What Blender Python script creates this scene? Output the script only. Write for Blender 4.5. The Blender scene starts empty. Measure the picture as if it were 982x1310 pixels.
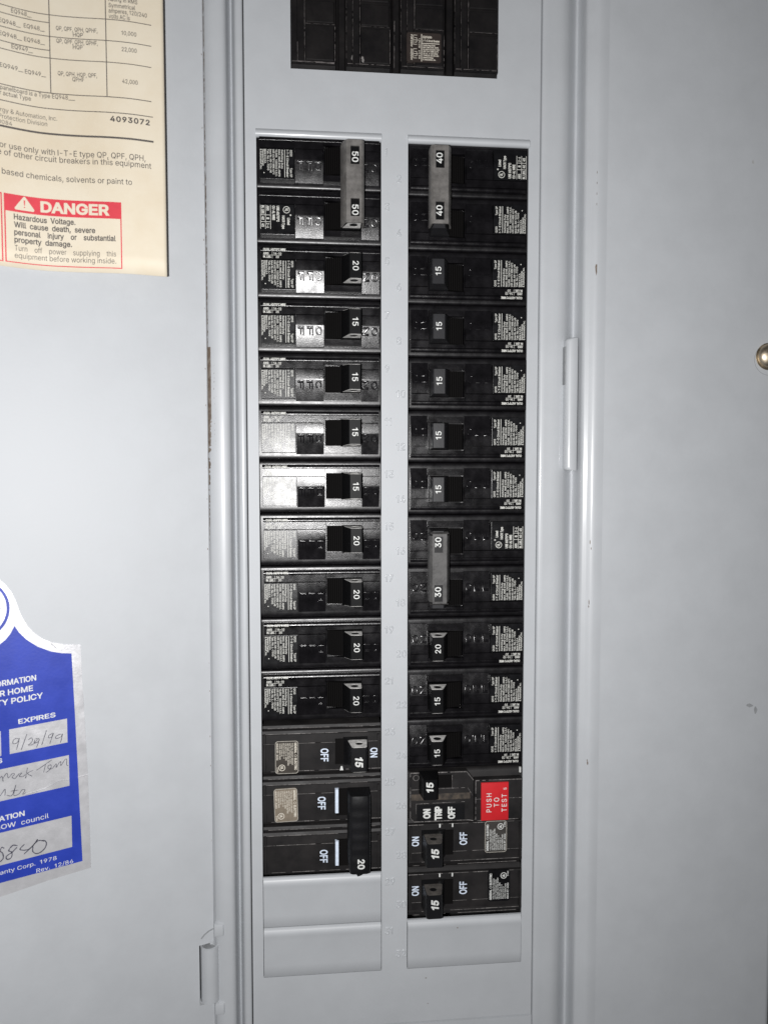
import bpy, bmesh, math, random, os
from mathutils import Vector, Matrix
random.seed(7)
PI = math.pi
scn = bpy.context.scene
col = scn.collection

# ------------------------------------------------------------------ camera
# panel frame: x mm to the right, z mm up, h mm out of the cover towards the viewer (blender y = -h)
def W(x, z, h):
    return Vector((x * .001, -h * .001, z * .001))
yaw, pit, rol = -0.0911, 0.0515, -0.0003
cam_d = bpy.data.cameras.new('camera'); cam = bpy.data.objects.new('camera', cam_d); col.objects.link(cam)
cy, sy, cp, sp, cr, sr = math.cos(yaw), math.sin(yaw), math.cos(pit), math.sin(pit), math.cos(rol), math.sin(rol)
Rr = Matrix(((cr, -sr, 0), (sr, cr, 0), (0, 0, 1))) @ Matrix(((1, 0, 0), (0, cp, -sp), (0, sp, cp))) @ Matrix(((cy, 0, sy), (0, 1, 0), (-sy, 0, cy)))
def cv(r): return Vector((r[0], r[2], -r[1]))
ax, ay, az = cv(Rr[0]), -cv(Rr[1]), -cv(Rr[2])
m = Matrix((ax, ay, az)).transposed().to_4x4()
m.translation = W(27.65, 45.71, 351.61)
cam.matrix_world = m
cam_d.sensor_fit = 'VERTICAL'; cam_d.sensor_height = 36; cam_d.lens = 930 / 1310 * 36
cam_d.clip_start = .01; cam_d.clip_end = 20
cam_d.dof.use_dof = True; cam_d.dof.focus_distance = .350; cam_d.dof.aperture_fstop = 8.5
scn.camera = cam

# ------------------------------------------------------------------ light: dim room + the phone's flash beside the lens
world = bpy.data.worlds.new('World'); scn.world = world; world.use_nodes = True
bg = world.node_tree.nodes['Background']; bg.inputs[0].default_value = (.9, .94, 1, 1); bg.inputs[1].default_value = .042
ld = bpy.data.lights.new('flash', 'POINT'); ld.shadow_soft_size = .003; ld.energy = 6.75; ld.color = (1, .99, .985)
lo = bpy.data.objects.new('flash', ld); col.objects.link(lo); lo.location = W(11, 41, 352)
lo.rotation_euler = (PI / 2, 0, -.05)
scn.view_settings.view_transform = 'Standard'; scn.view_settings.look = 'None'
scn.view_settings.exposure = 0; scn.view_settings.gamma = 1
scn.view_settings.use_curve_mapping = False

# ------------------------------------------------------------------ materials
def material(name, base, rough=.5, metal=0, var=0, vscale=60, bump=0, bscale=1500, rvar=0, spec=.5, base2=None, coat=0):
    mt = bpy.data.materials.new(name); mt.use_nodes = True
    nt = mt.node_tree; N = nt.nodes; L = nt.links
    b = N['Principled BSDF']
    b.inputs['Roughness'].default_value = rough; b.inputs['Metallic'].default_value = metal
    b.inputs['Specular IOR Level'].default_value = spec; b.inputs['Coat Weight'].default_value = coat
    b.inputs['Coat Roughness'].default_value = .15
    b.inputs['Base Color'].default_value = (*base, 1)
    tc = N.new('ShaderNodeTexCoord')
    if var or rvar or base2:
        n = N.new('ShaderNodeTexNoise'); n.inputs['Scale'].default_value = vscale; n.inputs['Detail'].default_value = 6; n.inputs['Roughness'].default_value = .65
        L.new(tc.outputs['Object'], n.inputs['Vector'])
        mx = N.new('ShaderNodeMix'); mx.data_type = 'RGBA'
        mr = N.new('ShaderNodeMapRange'); mr.inputs['From Min'].default_value = .35; mr.inputs['From Max'].default_value = .68
        L.new(n.outputs['Fac'], mr.inputs['Value']); L.new(mr.outputs[0], mx.inputs['Factor'])
        mx.inputs['A'].default_value = (*[c * (1 - var) for c in base], 1)
        mx.inputs['B'].default_value = (*(base2 or [min(1, c * (1 + var)) for c in base]), 1)
        L.new(mx.outputs['Result'], b.inputs['Base Color'])
        if rvar:
            m2 = N.new('ShaderNodeMapRange'); m2.inputs['From Min'].default_value = .3; m2.inputs['From Max'].default_value = .7
            m2.inputs['To Min'].default_value = rough - rvar; m2.inputs['To Max'].default_value = rough + rvar
            L.new(n.outputs['Fac'], m2.inputs['Value']); L.new(m2.outputs[0], b.inputs['Roughness'])
    if bump:
        n2 = N.new('ShaderNodeTexNoise'); n2.inputs['Scale'].default_value = bscale; n2.inputs['Detail'].default_value = 3
        L.new(tc.outputs['Object'], n2.inputs['Vector'])
        bp = N.new('ShaderNodeBump'); bp.inputs['Strength'].default_value = bump; bp.inputs['Distance'].default_value = .0001
        L.new(n2.outputs['Fac'], bp.inputs['Height']); L.new(bp.outputs[0], b.inputs['Normal'])
    return mt
PAINT = material('grey enamel', (.457, .474, .495), .57, var=.03, vscale=50, bump=.3, bscale=800, rvar=.03)
BEADP = material('grey enamel on the bends', (.457, .474, .495), .45, var=.03, vscale=38, bump=.10, bscale=500, rvar=.04, coat=.5)
PHEN = material('black phenolic', (.006, .0055, .0065), .31, var=.4, vscale=160, bump=.28, bscale=3200, rvar=.07, spec=.45)
PHENM = material('moulded black phenolic tile', (.006, .0055, .0065), .24, var=.4, vscale=160, bump=.38, bscale=3200, rvar=.08, spec=.36)
LABELK = material('black printed ground', (.006, .006, .007), .27, var=.3, vscale=200, bump=.38, bscale=3200, rvar=.06, spec=.4)
LETT = material('polished raised letters', (.006, .0055, .0065), .19, bump=.05, spec=.5)
INKL = material('small label print', (.62, .62, .58), .6, var=.12, vscale=700)
TOGG = material('black toggle nylon', (.005, .005, .0055), .45, bump=.1, spec=.10)
TOGR = material('scuffed black toggle', (.007, .007, .008), .4, bump=.2, var=.3, spec=.35)
ENDM = material('grey toggle end with painted sheen', (.60, .59, .57), .6, var=.3, vscale=400)  # rough grey plastic, base lightened to paint in the flash's grazing sheen
DRUM = material('dull black drum', (.0045, .004, .004), .7, spec=.08)
GEB = material('dusty black plastic', (.009, .0085, .009), .55, vscale=70, base2=(.020, .018, .018), bump=.3, bscale=1500, rvar=.08, spec=.3)
MAINB = material('aged black moulding', (.005, .0045, .005), .5, vscale=90, base2=(.010, .0085, .0085), bump=.2, bscale=1200, rvar=.08, spec=.3)
EDGED = material('chalky worn edge', (.17, .16, .155), .7, var=.6, vscale=500)
EDGEM = material('grey worn edge', (.10, .09, .088), .7, var=.7, vscale=400)
DUST = material('brown dust', (.022, .019, .017), .7, vscale=350, base2=(.085, .066, .05))
TIEM = material('grey fibre tie bar', (.135, .128, .122), .42, var=.30, vscale=260, bump=.45, bscale=1100, rvar=.12)
TIE2 = material('dark grey tie bar', (.065, .063, .062), .45, var=.28, vscale=220, bump=.3, bscale=900, rvar=.1)
TAPE = material('black taped handle', (.006, .006, .007), .5, bump=.9, bscale=500, var=.3, spec=.3)
INKW = material('white print', (.66, .67, .65), .55, var=.12, vscale=900)
INKB = material('pale blue white paint', (.66, .74, .86), .5, var=.12, vscale=900)
INKD = material('faded black print', (.075, .066, .06), .6, vscale=900, base2=(.10, .09, .085))
INKR = material('faded red print', (.62, .045, .065), .6, var=.08, vscale=150)
PAPER = material('aged cream paper', (.64, .555, .42), .62, vscale=26, base2=(.70, .635, .515), bump=.25, bscale=900)
STAIN = material('tan water stain', (.62, .50, .33), .65, vscale=90, base2=(.72, .64, .51))
FOIL = material('silver foil', (.71, .71, .735), .33, metal=.5, var=.04, vscale=160, bump=.35, bscale=1400, rvar=.06)
BLUE = material('blue ink on foil', (.019, .044, .36), .45, spec=.4, var=.10, vscale=80, bump=.3, bscale=900, rvar=.06)
PEN = material('ballpoint groove', (.05, .05, .075), .5)
REDS = material('red test sticker', (.56, .018, .024), .42, var=.06, vscale=200, bump=.2)
TAGK = material('dark bronze label', (.045, .038, .031), .5, var=.2, vscale=300)
TAGT = material('faded tan label', (.20, .165, .125), .55, var=.15, vscale=300)
TAGG = material('grey rimmed label', (.05, .046, .042), .5, var=.2, vscale=300)
RIM = material('label rim', (.38, .36, .32), .5, var=.2, vscale=700)
TAGP = material('pale label print', (.62, .58, .50), .6)
BARE = material('bare brown steel', (.12, .085, .06), .6, vscale=350, base2=(.28, .25, .22), bump=.6, bscale=1500, rvar=.1)
CHIP = material('dark paint chip', (.10, .075, .055), .6, vscale=800, base2=(.24, .20, .17))
SCUFF = material('grey scuff', (.27, .28, .29), .6, var=.15, vscale=600)
SCUFFL = material('faint scuff', (.38, .385, .385), .6, var=.1, vscale=600)
BRASS = material('dull brass screw', (.50, .43, .33), .42, metal=1, var=.25, vscale=200, bump=.5, bscale=900, rvar=.08)
DARK = material('box interior', (.012, .012, .013), .8)
WALLM = material('painted wall', (.55, .54, .51), .8, var=.04, vscale=20, bump=.4, bscale=200)

# ------------------------------------------------------------------ mesh helpers
class MB:
    def __init__(s, mp=W): s.bm = bmesh.new(); s.mp = mp
    def face(s, vs): 
        try: return s.bm.faces.new(vs)
        except ValueError: return None
    def v(s, x, z, h): return s.bm.verts.new(s.mp(x, z, h))
    def box(s, x0, x1, z0, z1, h0, h1, t=0, bev=0.0):
        """t: taper of the front face"""
        a = [s.v(x, z, h0) for x, z in ((x0, z0), (x1, z0), (x1, z1), (x0, z1))]
        b = [s.v(x, z, h1) for x, z in ((x0 + t, z0 + t), (x1 - t, z0 + t), (x1 - t, z1 - t), (x0 + t, z1 - t))]
        fs = [s.face(b), s.face(a[::-1])] + [s.face([a[i], a[(i + 1) % 4], b[(i + 1) % 4], b[i]]) for i in range(4)]
        if bev:
            es = [e for e in b[0].link_edges if e.other_vert(b[0]) in b] + [e for e in b[2].link_edges if e.other_vert(b[2]) in b]
            es += [e for i in range(4) for e in a[i].link_edges if e.other_vert(a[i]) == b[i]]
            bmesh.ops.bevel(s.bm, geom=list(set(es)), offset=bev * .001, segments=2, affect='EDGES', profile=.6)
        return s
    def poly(s, pts, h0, h1, bev=0.0):
        a = [s.v(x, z, h0) for x, z in pts]; b = [s.v(x, z, h1) for x, z in pts]; n = len(pts)
        s.face(b); s.face(a[::-1])
        for i in range(n): s.face([a[i], a[(i + 1) % n], b[(i + 1) % n], b[i]])
        if bev:
            es = [e for i in range(n) for e in b[i].link_edges if e.other_vert(b[i]) == b[(i + 1) % n]]
            bmesh.ops.bevel(s.bm, geom=list(set(es)), offset=bev * .001, segments=2, affect='EDGES')
        return s
    def along_x(s, prof, x0, x1, caps=True, n=1):     # prof: (z,h)
        r = [[s.v(x0 + (x1 - x0) * k / n, z, h) for z, h in prof] for k in range(n + 1)]; m_ = len(prof)
        for k in range(n):
            for i in range(m_): s.face([r[k][i], r[k][(i + 1) % m_], r[k + 1][(i + 1) % m_], r[k + 1][i]])
        if caps: s.face(r[0]); s.face(r[-1][::-1])
        return s
    def along_z(s, prof, z0, z1, caps=True, n=1, closed=True):     # prof: (x,h)
        r = [[s.v(x, z0 + (z1 - z0) * k / n, h) for x, h in prof] for k in range(n + 1)]; m_ = len(prof)
        for k in range(n):
            for i in range(m_ if closed else m_ - 1): s.face([r[k][i], r[k][(i + 1) % m_], r[k + 1][(i + 1) % m_], r[k + 1][i]])
        if caps and closed: s.face(r[0]); s.face(r[-1][::-1])
        return s
    def plate(s, xs, zs, hole, h0, h1):
        """flat plate with rectangular openings: cells for which hole(xc, zc) is true are left open"""
        nx, nz = len(xs) - 1, len(zs) - 1
        solid = lambda i, j: 0 <= i < nx and 0 <= j < nz and not hole((xs[i] + xs[i + 1]) / 2, (zs[j] + zs[j + 1]) / 2)
        V = {}
        def g(i, j, k):
            if (i, j, k) not in V: V[i, j, k] = s.v(xs[i], zs[j], (h0, h1)[k])
            return V[i, j, k]
        for i in range(nx):
            for j in range(nz):
                if not solid(i, j): continue
                s.face([g(i, j, 1), g(i + 1, j, 1), g(i + 1, j + 1, 1), g(i, j + 1, 1)])
                s.face([g(i, j, 0), g(i, j + 1, 0), g(i + 1, j + 1, 0), g(i + 1, j, 0)])
                for (di, dj, p, q) in ((-1, 0, (0, 0), (0, 1)), (1, 0, (1, 1), (1, 0)), (0, -1, (1, 0), (0, 0)), (0, 1, (0, 1), (1, 1))):
                    if not solid(i + di, j + dj):
                        s.face([g(i + p[0], j + p[1], 1), g(i + q[0], j + q[1], 1), g(i + q[0], j + q[1], 0), g(i + p[0], j + p[1], 0)])
        return s
    def disc(s, x, z, r, h0, h1, n=24, bev=0.0, rz=None):
        return s.poly([(x + r * math.cos(2 * PI * i / n), z + (rz or r) * math.sin(2 * PI * i / n)) for i in range(n)], h0, h1, bev)
    def ribbon(s, pts, w, h, jitter=0):
        """flat stroke of ink"""
        P = [Vector((a, b)) for a, b in pts]; rows = []
        for i, p in enumerate(P):
            d = (P[min(i + 1, len(P) - 1)] - P[max(i - 1, 0)]); d = d.normalized() if d.length else Vector((1, 0))
            n_ = Vector((-d.y, d.x)) * w * .5 * (1 + random.uniform(-jitter, jitter))
            rows.append((s.v(*(p + n_), h), s.v(*(p - n_), h)))
        for a, b in zip(rows, rows[1:]): s.face([a[0], b[0], b[1], a[1]])
        return s
    def ring(s, x, z, r0, r1, h, n=28):
        A = [(s.v(x + r0 * math.cos(t), z + r0 * math.sin(t), h), s.v(x + r1 * math.cos(t), z + r1 * math.sin(t), h)) for t in [2 * PI * i / n for i in range(n)]]
        for i in range(n): s.face([A[i][0], A[i][1], A[(i + 1) % n][1], A[(i + 1) % n][0]])
        return s
    def text(s, body, place, cap, **k):
        v, f = glyphs(body, k.get('bold', 0), k.get('ls', 1), k.get('res', 2))
        if not v: return s
        k_ = cap / CAP; x0 = min(a[0] for a in v); x1 = max(a[0] for a in v); w = (x1 - x0) * k_
        sx = k_ * (k['width'] / w if 'width' in k else k.get('sx', 1)); w = (x1 - x0) * sx
        o = {'l': 0, 'c': -w / 2, 'r': -w}[k.get('al', 'l')]; sh = k.get('shear', 0)
        vs = [s.bm.verts.new(s.mp(*place((a[0] - x0) * sx + o + sh * a[1] * k_, a[1] * k_))) for a in v]
        for q in f: s.face([vs[i] for i in q])
        return s
    def build(s, name, mat, parent=None, smooth=35, **tags):
        me = bpy.data.meshes.new(name)
        if tags.pop('fix', True): bmesh.ops.recalc_face_normals(s.bm, faces=s.bm.faces)
        s.bm.to_mesh(me); s.bm.free()
        me.materials.append(mat)
        if smooth:
            me.shade_smooth(); me.set_sharp_from_angle(angle=math.radians(smooth))
        return link(name, me, parent, **tags)
def link(name, me, parent=None, loc=None, **tags):
    o = bpy.data.objects.new(name, me); col.objects.link(o); o.parent = parent
    if loc: o.location = W(*loc)
    for k, t in tags.items(): o[k] = t
    return o
def thing(name, label, cat, loc=(0, 0, 0), flip=False, group=None):
    o = bpy.data.objects.new(name, None); col.objects.link(o); o.empty_display_size = .01
    o.location = W(*loc); o.rotation_euler = (0, PI if flip else 0, 0)
    o['label'] = label; o['category'] = cat
    if group: o['group'] = group
    return o
def copy_tree(o, parent=None):
    c = o.copy(); col.objects.link(c); c.parent = parent
    for ch in list(o.children): copy_tree(ch, c)
    return c

FONT = None
try:
    fp = os.path.join(bpy.utils.system_resource('DATAFILES'), 'fonts', 'Inter.woff2')
    if os.path.exists(fp): FONT = bpy.data.fonts.load(fp)
except Exception: FONT = None
from mathutils.geometry import delaunay_2d_cdt
_g = {}; _ol = {}; _adv = {}
_tc = bpy.data.curves.new('t', 'FONT'); _tc.fill_mode = 'NONE'
if FONT: _tc.font = FONT
_to = bpy.data.objects.new('t', _tc); col.objects.link(_to)
def _outline(body, res):
    _tc.body = body; _tc.resolution_u = res
    dg = bpy.context.evaluated_depsgraph_get(); dg.update()
    me = _to.evaluated_get(dg).to_mesh()
    co = [(v.co.x, v.co.y) for v in me.vertices]; ed = [tuple(e.vertices) for e in me.edges]
    _to.evaluated_get(dg).to_mesh_clear()
    nxt = {}
    for p, q in ed: nxt.setdefault(p, []).append(q); nxt.setdefault(q, []).append(p)
    seen, loops = set(), []
    for i in range(len(co)):
        if i in seen or i not in nxt: continue
        lp, cur, prev = [], i, None
        while cur not in seen:
            seen.add(cur); lp.append(cur)
            c = [k for k in nxt[cur] if k != prev and k not in seen]
            # follow increasing index first, which keeps the font's own direction
            prev = cur
            if not c: break
            cur = (prev + 1) if (prev + 1) in c else c[0]
        P = []
        for k in lp:
            if not P or math.hypot(co[k][0] - P[-1][0], co[k][1] - P[-1][1]) > 1e-4: P.append(co[k])
        if len(P) > 2 and math.hypot(P[0][0] - P[-1][0], P[0][1] - P[-1][1]) < 1e-4: P.pop()
        if len(P) > 2: loops.append(P)
    return loops
def _xmax(body): return max((p[0] for l in _outline(body, 1) for p in l), default=0)
_HH = None
def advance(ch):
    global _HH
    if _HH is None: _HH = _xmax('HH')
    if ch == 'I': return .13
    if ch == '1': return .33
    if ch not in _adv: _adv[ch] = _xmax('H' + ch + 'H') - _HH
    return _adv[ch]
def _area(P): return sum(P[i][0] * P[(i + 1) % len(P)][1] - P[(i + 1) % len(P)][0] * P[i][1] for i in range(len(P))) / 2
def _wind(x, y, loops):
    w = 0
    for P in loops:
        for i in range(len(P)):
            (x0, y0), (x1, y1) = P[i], P[(i + 1) % len(P)]
            if (y0 <= y) != (y1 <= y):
                if x0 + (y - y0) / (y1 - y0) * (x1 - x0) > x: w += 1 if y1 > y0 else -1
    return w
def _char(ch, bold, res):
    key = (ch, bold, res)
    if key not in _ol:
        loops = _outline(ch, res)
        if ch == 'I': loops = [[(.03, 0), (.10, 0), (.10, CAP), (.03, CAP)]]
        if ch == '1': loops = [[(.15, 0), (.215, 0), (.215, CAP), (.16, CAP), (.14, CAP * .93), (.10, CAP * .85), (.03, CAP * .80), (.03, CAP * .69), (.09, CAP * .71), (.15, CAP * .76)]]
        if not loops: _ol[key] = ([], []); return _ol[key]
        big = max(loops, key=lambda P: abs(_area(P))); sg = 1 if _area(big) > 0 else -1
        out = []
        for P in loops:
            n = len(P); Q = []
            for i in range(n):
                a, c, d = Vector(P[i - 1]), Vector(P[i]), Vector(P[(i + 1) % n])
                e0, e1 = (c - a).normalized(), (d - c).normalized()
                n0, n1 = Vector((e0.y, -e0.x)), Vector((e1.y, -e1.x)); nn = n0 + n1
                nn = nn.normalized() if nn.length > .2 else n1
                k = bold * sg / max(.5, nn.dot(n1)); Q.append((c.x + nn.x * k, c.y + nn.y * k))
            out.append(Q)
        vs, es = [], []
        for P in out:
            o = len(vs); vs += [Vector(p) for p in P]; es += [(o + i, o + (i + 1) % len(P)) for i in range(len(P))]
        v2, e2, f2, *_ = delaunay_2d_cdt(vs, es, [], 0, 1e-6)
        fs = []
        for f in f2:
            cx = sum(v2[i].x for i in f) / len(f); cy_ = sum(v2[i].y for i in f) / len(f)
            if _wind(cx, cy_, out) != 0 and abs(_area([v2[i] for i in f])) > 1e-9: fs.append(tuple(f))
        _ol[key] = ([(v.x, v.y) for v in v2], fs)
    return _ol[key]
def relief(b, ch, bolds, put, res=2):
    """letter standing proud with rounded shoulders; bolds: (outline growth, level) from foot to top; put(u, v, level)"""
    loops = [P for P in _outline(ch, res)]
    if ch == '1': loops = [[(.15, 0), (.215, 0), (.215, CAP), (.16, CAP), (.14, CAP * .93), (.10, CAP * .85), (.03, CAP * .80), (.03, CAP * .69), (.09, CAP * .71), (.15, CAP * .76)]]
    big = max(loops, key=lambda P: abs(_area(P))); sg = 1 if _area(big) > 0 else -1
    tops = []
    for P in loops:
        n = len(P); rows = []
        for gr, lv in bolds:
            row = []
            for i in range(n):
                a, c, d = Vector(P[i - 1]), Vector(P[i]), Vector(P[(i + 1) % n])
                e0, e1 = (c - a).normalized(), (d - c).normalized()
                n0, n1 = Vector((e0.y, -e0.x)), Vector((e1.y, -e1.x)); nn = n0 + n1
                nn = nn.normalized() if nn.length > .2 else n1
                k = gr * sg / max(.5, nn.dot(n1)); row.append((c.x + nn.x * k, c.y + nn.y * k))
            rows.append(row)
        R = [[b.bm.verts.new(b.mp(*put(u, v, lv))) for u, v in row] for row, (gr, lv) in zip(rows, bolds)]
        for r0, r1 in zip(R, R[1:]):
            for i in range(n): b.face([r0[i], r0[(i + 1) % n], r1[(i + 1) % n], r1[i]])
        tops.append(rows[-1])
    vs, es = [], []
    for P in tops:
        o = len(vs); vs += [Vector(p) for p in P]; es += [(o + i, o + (i + 1) % len(P)) for i in range(len(P))]
    v2, e2, f2, *_ = delaunay_2d_cdt(vs, es, [], 0, 1e-6)
    V = [b.bm.verts.new(b.mp(*put(v.x, v.y, bolds[-1][1]))) for v in v2]
    for f in f2:
        cx = sum(v2[i].x for i in f) / len(f); cy_ = sum(v2[i].y for i in f) / len(f)
        if _wind(cx, cy_, tops) != 0: b.face([V[i] for i in f])
    bmesh.ops.remove_doubles(b.bm, verts=b.bm.verts, dist=2e-6)
def glyphs(body, bold, ls, res):
    key = (body, bold, ls, res)
    if key not in _g:
        V, F, x = [], [], 0
        for ch in body:
            if ch != ' ':
                v, f = _char(ch, bold, res); used = sorted({i for q in f for i in q}); mp_ = {u: len(V) + k for k, u in enumerate(used)}
                V += [(v[i][0] + x, v[i][1]) for i in used]; F += [tuple(mp_[i] for i in q) for q in f]
            x += advance(ch) * ls
        _g[key] = (V, F)
    return _g[key]
CAP = max((p[1] for l in _outline('H', 1) for p in l), default=.7)
def down(x, z, h):      # text turned a quarter clockwise: reads down, first line on the right
    return lambda u, v: (x + v, z - u, h)
def flat(x, z, h):
    return lambda u, v: (x + u, z + v, h)
def up(x, z, h):
    return lambda u, v: (x - v, z + u, h)

# ================================================================== wall and steel frame
wall = MB().plate([-900, -135, 262, 1100], [-900, -262, 330, 1000], lambda x, z: -135 < x < 262 and -262 < z < 330, -12, -6).build('wall', WALLM, None, 0, kind='structure')

trim = thing('panel_frame', 'grey painted steel frame of the breaker panel with rolled edges and one screw at right', 'frame')
def rail(name, prof, mat, z0=-262, z1=330):
    b = MB(); b.along_z(prof, z0, z1); return b.build(name, mat, trim, 50)
LP = [(-5.8, -4), (-5.8, .1), (-6.0, .55), (-6.5, .85), (-7.4, 1.0), (-8.5, .95), (-9.3, .4), (-9.9, -.6), (-10.5, -2.2), (-11.0, -4.0), (-11.4, -5.0), (-11.8, -5.2), (-12.1, -4.6), (-12.35, -2.5), (-12.6, 0), (-12.9, 2.2), (-13.2, 3.6), (-13.7, 4.5), (-14.6, 5.05), (-15.8, 5.35), (-17.4, 5.45), (-19.0, 5.3), (-20.5, 4.9), (-21.8, 4.2), (-22.8, 3.2), (-23.6, 2.2), (-24.6, 1.7), (-25.6, 1.6)]
rail('inner_edge', LP + [(-25.6, -7), (-5.8, -7)], BEADP)
MB().plate([-135, -31.4, -25.6], [-262, -211.2, -180.8, 330], lambda x, z: x > -31 and -211 < z < -181, .6, 1.6).build('frame_side', PAINT, trim, 0)
MB().box(-33, -24, -214, -178, -12, -9).build('hinge_pocket', DARK, trim, 0)
RP = [(136.0, -4), (136.0, .0), (136.3, .5), (137.2, .85), (139, 1.0), (142, 1.25), (144.2, 1.5), (146, 1.4), (147.5, 1.05), (149, .25), (150.5, -1.1), (152, -2.7), (153.5, -4.3), (154.7, -5.3), (155.3, -5.2), (155.7, -3.5), (155.95, 0), (156.2, 3), (156.6, 4.4), (157.4, 5.0), (158.4, 5.2), (159.4, 5.7), (160.4, 6.4), (161.4, 6.85), (162.6, 7.1), (164.4, 7.12), (166.5, 7.0)]
rail('inner_edge', RP + [(166.5, -7), (136, -7)], BEADP)
rail('frame_side', [(166.5, -4), (166.5, 7.0), (257.5, 7.0), (258.9, 6.7), (259.9, 5.9), (260.4, 4.8), (260.6, 3), (260.8, -6), (259, -6), (259, -4)], PAINT)
MB().box(-5.7, 135.9, -262, -231.6, -3, .4, .4).build('lower_rail', PAINT, trim, 0)
MB().box(-5.7, 135.9, 300, 330, -3, .4, .4).build('upper_rail', PAINT, trim, 0)
b = MB(); b.plate([-6, -5, 135.2, 136.2], [-262, -261, 329, 330], lambda x, z: -5 < x < 135.2 and -261 < z < 329, -90, -4.2)
b.box(-6, 136.2, -262, 330, -92, -90); b.build('back_box', DARK, trim, 0)
# strike tab over the groove on the right, with a dark slot beside it
b = MB()
n = 10; zz = [47.7 + 64.1 * k / 40 for k in range(41)]
def tab_x(z):   # rounded corners
    d = min(z - 47.7, 111.8 - z); return 148.1 + (1.6 - math.sqrt(max(0, 1.6 ** 2 - (1.6 - min(d, 1.6)) ** 2)))
prof = lambda x0: [(x0, 0), (x0, 3.6), (x0 + .35, 4.5), (x0 + 1.1, 5.2), (x0 + 2.2, 5.6), (153.0, 5.65), (153.8, 5.2), (153.9, 0)]
zs = [47.7, 48.0, 48.5, 49.3, 60, 70, 80, 90, 100, 110.2, 111.0, 111.5, 111.8]
rows = [[b.v(x, z, h) for x, h in prof(tab_x(z))] for z in zs]
for r0, r1 in zip(rows, rows[1:]):
    for i in range(8): b.face([r0[i], r0[(i + 1) % 8], r1[(i + 1) % 8], r1[i]])
b.face(rows[0]); b.face(rows[-1][::-1]); b.build('latch_strike', BEADP, trim, 50)
b = MB(); b.box(147.6, 148.06, 89.6, 107.8, .4, 4.4); b.build('strike_slot', SCUFF, trim, 0)
# screw at the right edge
sc_ = MB(); R_ = 6.0
rings = []
for k in range(9):
    a = k / 8 * PI / 2; rings.append((R_ * math.cos(a), 7.2 + 3.6 * math.sin(a)))
vs = [[sc_.v(250.4 + r * math.cos(t), 104.3 + r * math.sin(t), h) for t in [2 * PI * i / 32 for i in range(32)]] for r, h in rings[:-1]]
for a, c in zip(vs, vs[1:]):
    for i in range(32): sc_.face([a[i], a[(i + 1) % 32], c[(i + 1) % 32], c[i]])
sc_.face(vs[-1]); scw = sc_.build('screw', BRASS, trim, 50)
MB().disc(250.2, 104.0, 6.7, 7.0, 7.25, 32, .1).build('washer', BRASS, scw, 40)
b = MB(); b.ring(250.6, 102.6, 7.7, 7.95, 7.04); b.build('scuff', SCUFF, trim, 0)

def blob(b, pts, x, z, h, sx=1, sz=1, n=9, jit=.45):
    q = [(x + sx * math.cos(2 * PI * i / n) * (1 - random.random() * jit), z + sz * math.sin(2 * PI * i / n) * (1 - random.random() * jit)) for i in range(n)]
    b.face([b.v(a, c, h) for a, c in q])
def on_left(x):
    P = sorted(LP)
    for (a, h0), (c, h1) in zip(P, P[1:]):
        if a <= x <= c: return h0 + (h1 - h0) * (x - a) / max(1e-6, c - a)
    return 2
def on_right(x):
    P = sorted(RP)
    for (a, h0), (c, h1) in zip(P, P[1:]):
        if a <= x <= c: return h0 + (h1 - h0) * (x - a) / max(1e-6, c - a)
    return 7
# strip of bare brown steel where the door has rubbed the frame
b = MB(); prev = None; N_ = 150
for k in range(N_ + 1):
    z = 105 - 104 * k / N_; full = 1 if z > 70 else max(.0, (z - 2) / 68)
    w = (1.9 if z > 70 else 1.9 * full ** 1.3) * (1 + random.uniform(-.30, .12) * (0.15 if z > 72 else 1.3)) 
    if z < 60 and random.random() < .22: w *= .15
    xs = [-23.3, -23.3 + w * .35, -23.3 + w * .7, -23.3 + max(w, .05)]
    r = [b.v(x, z, on_left(x) + .07) for x in xs]
    if prev:
        for i in range(3): b.face([prev[i], prev[i + 1], r[i + 1], r[i]])
    prev = r
b.build('bare_metal_patch', BARE, trim, 40)
b = MB(); prev = None
for k in range(200):
    z = 262 - 157 * k / 199; w = random.uniform(.2, .55) * (1.3 if z < 190 else .9)
    if random.random() < .10: w = .05
    r = [b.v(x, z, on_left(x) + .07) for x in (-23.3, -23.3 + w)]
    if prev: b.face([prev[0], prev[1], r[1], r[0]])
    prev = r
b.build('bare_metal_patch', CHIP, trim, 40)
def chips(name, spots, mat=CHIP, hf=on_right):
    b = MB()
    for x, z, sx, sz in spots:
        n = 9; q = []
        for i in range(n):
            xx = x + sx * math.cos(2 * PI * i / n) * (1 - random.random() * .4); q.append(b.v(xx, z + sz * math.sin(2 * PI * i / n) * (1 - random.random() * .4), hf(xx) + .06))
        c = b.v(x, z, hf(x) + .07)
        for i in range(n): b.face([c, q[i], q[(i + 1) % n]])
    b.build(name, mat, trim, 0)
chips('paint_chip', [(161.6, 144.5, .55, 3.4)])
chips('paint_chip', [(160.5, -17.2, .3, 1.6), (160.4, -19.4, .25, .8)])
chips('paint_chip', [(160.9, -98, .35, 1.3), (160.7, -96.6, .3, .5)])
chips('paint_chip', [(160.6, 12.6, .25, 1.5), (161.1, 9.5, .2, .9)])
chips('paint_chip', [(161.4, 190 - 5 * k, .16, .8) for k in range(4)])
chips('paint_chip', [(-19.5 + random.uniform(-.7, .7), 96 - 2.6 * k + random.uniform(-1, 1), random.uniform(.06, .16), random.uniform(.1, .5)) for k in range(16)], CHIP, on_left)
b = MB(); blob(b, 0, 244.6, -71.2, 7.04, 2.4, 1.1); blob(b, 0, 248.2, -73.6, 7.04, 1.0, 2.3); b.build('scuff', SCUFF, trim, 0)
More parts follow.
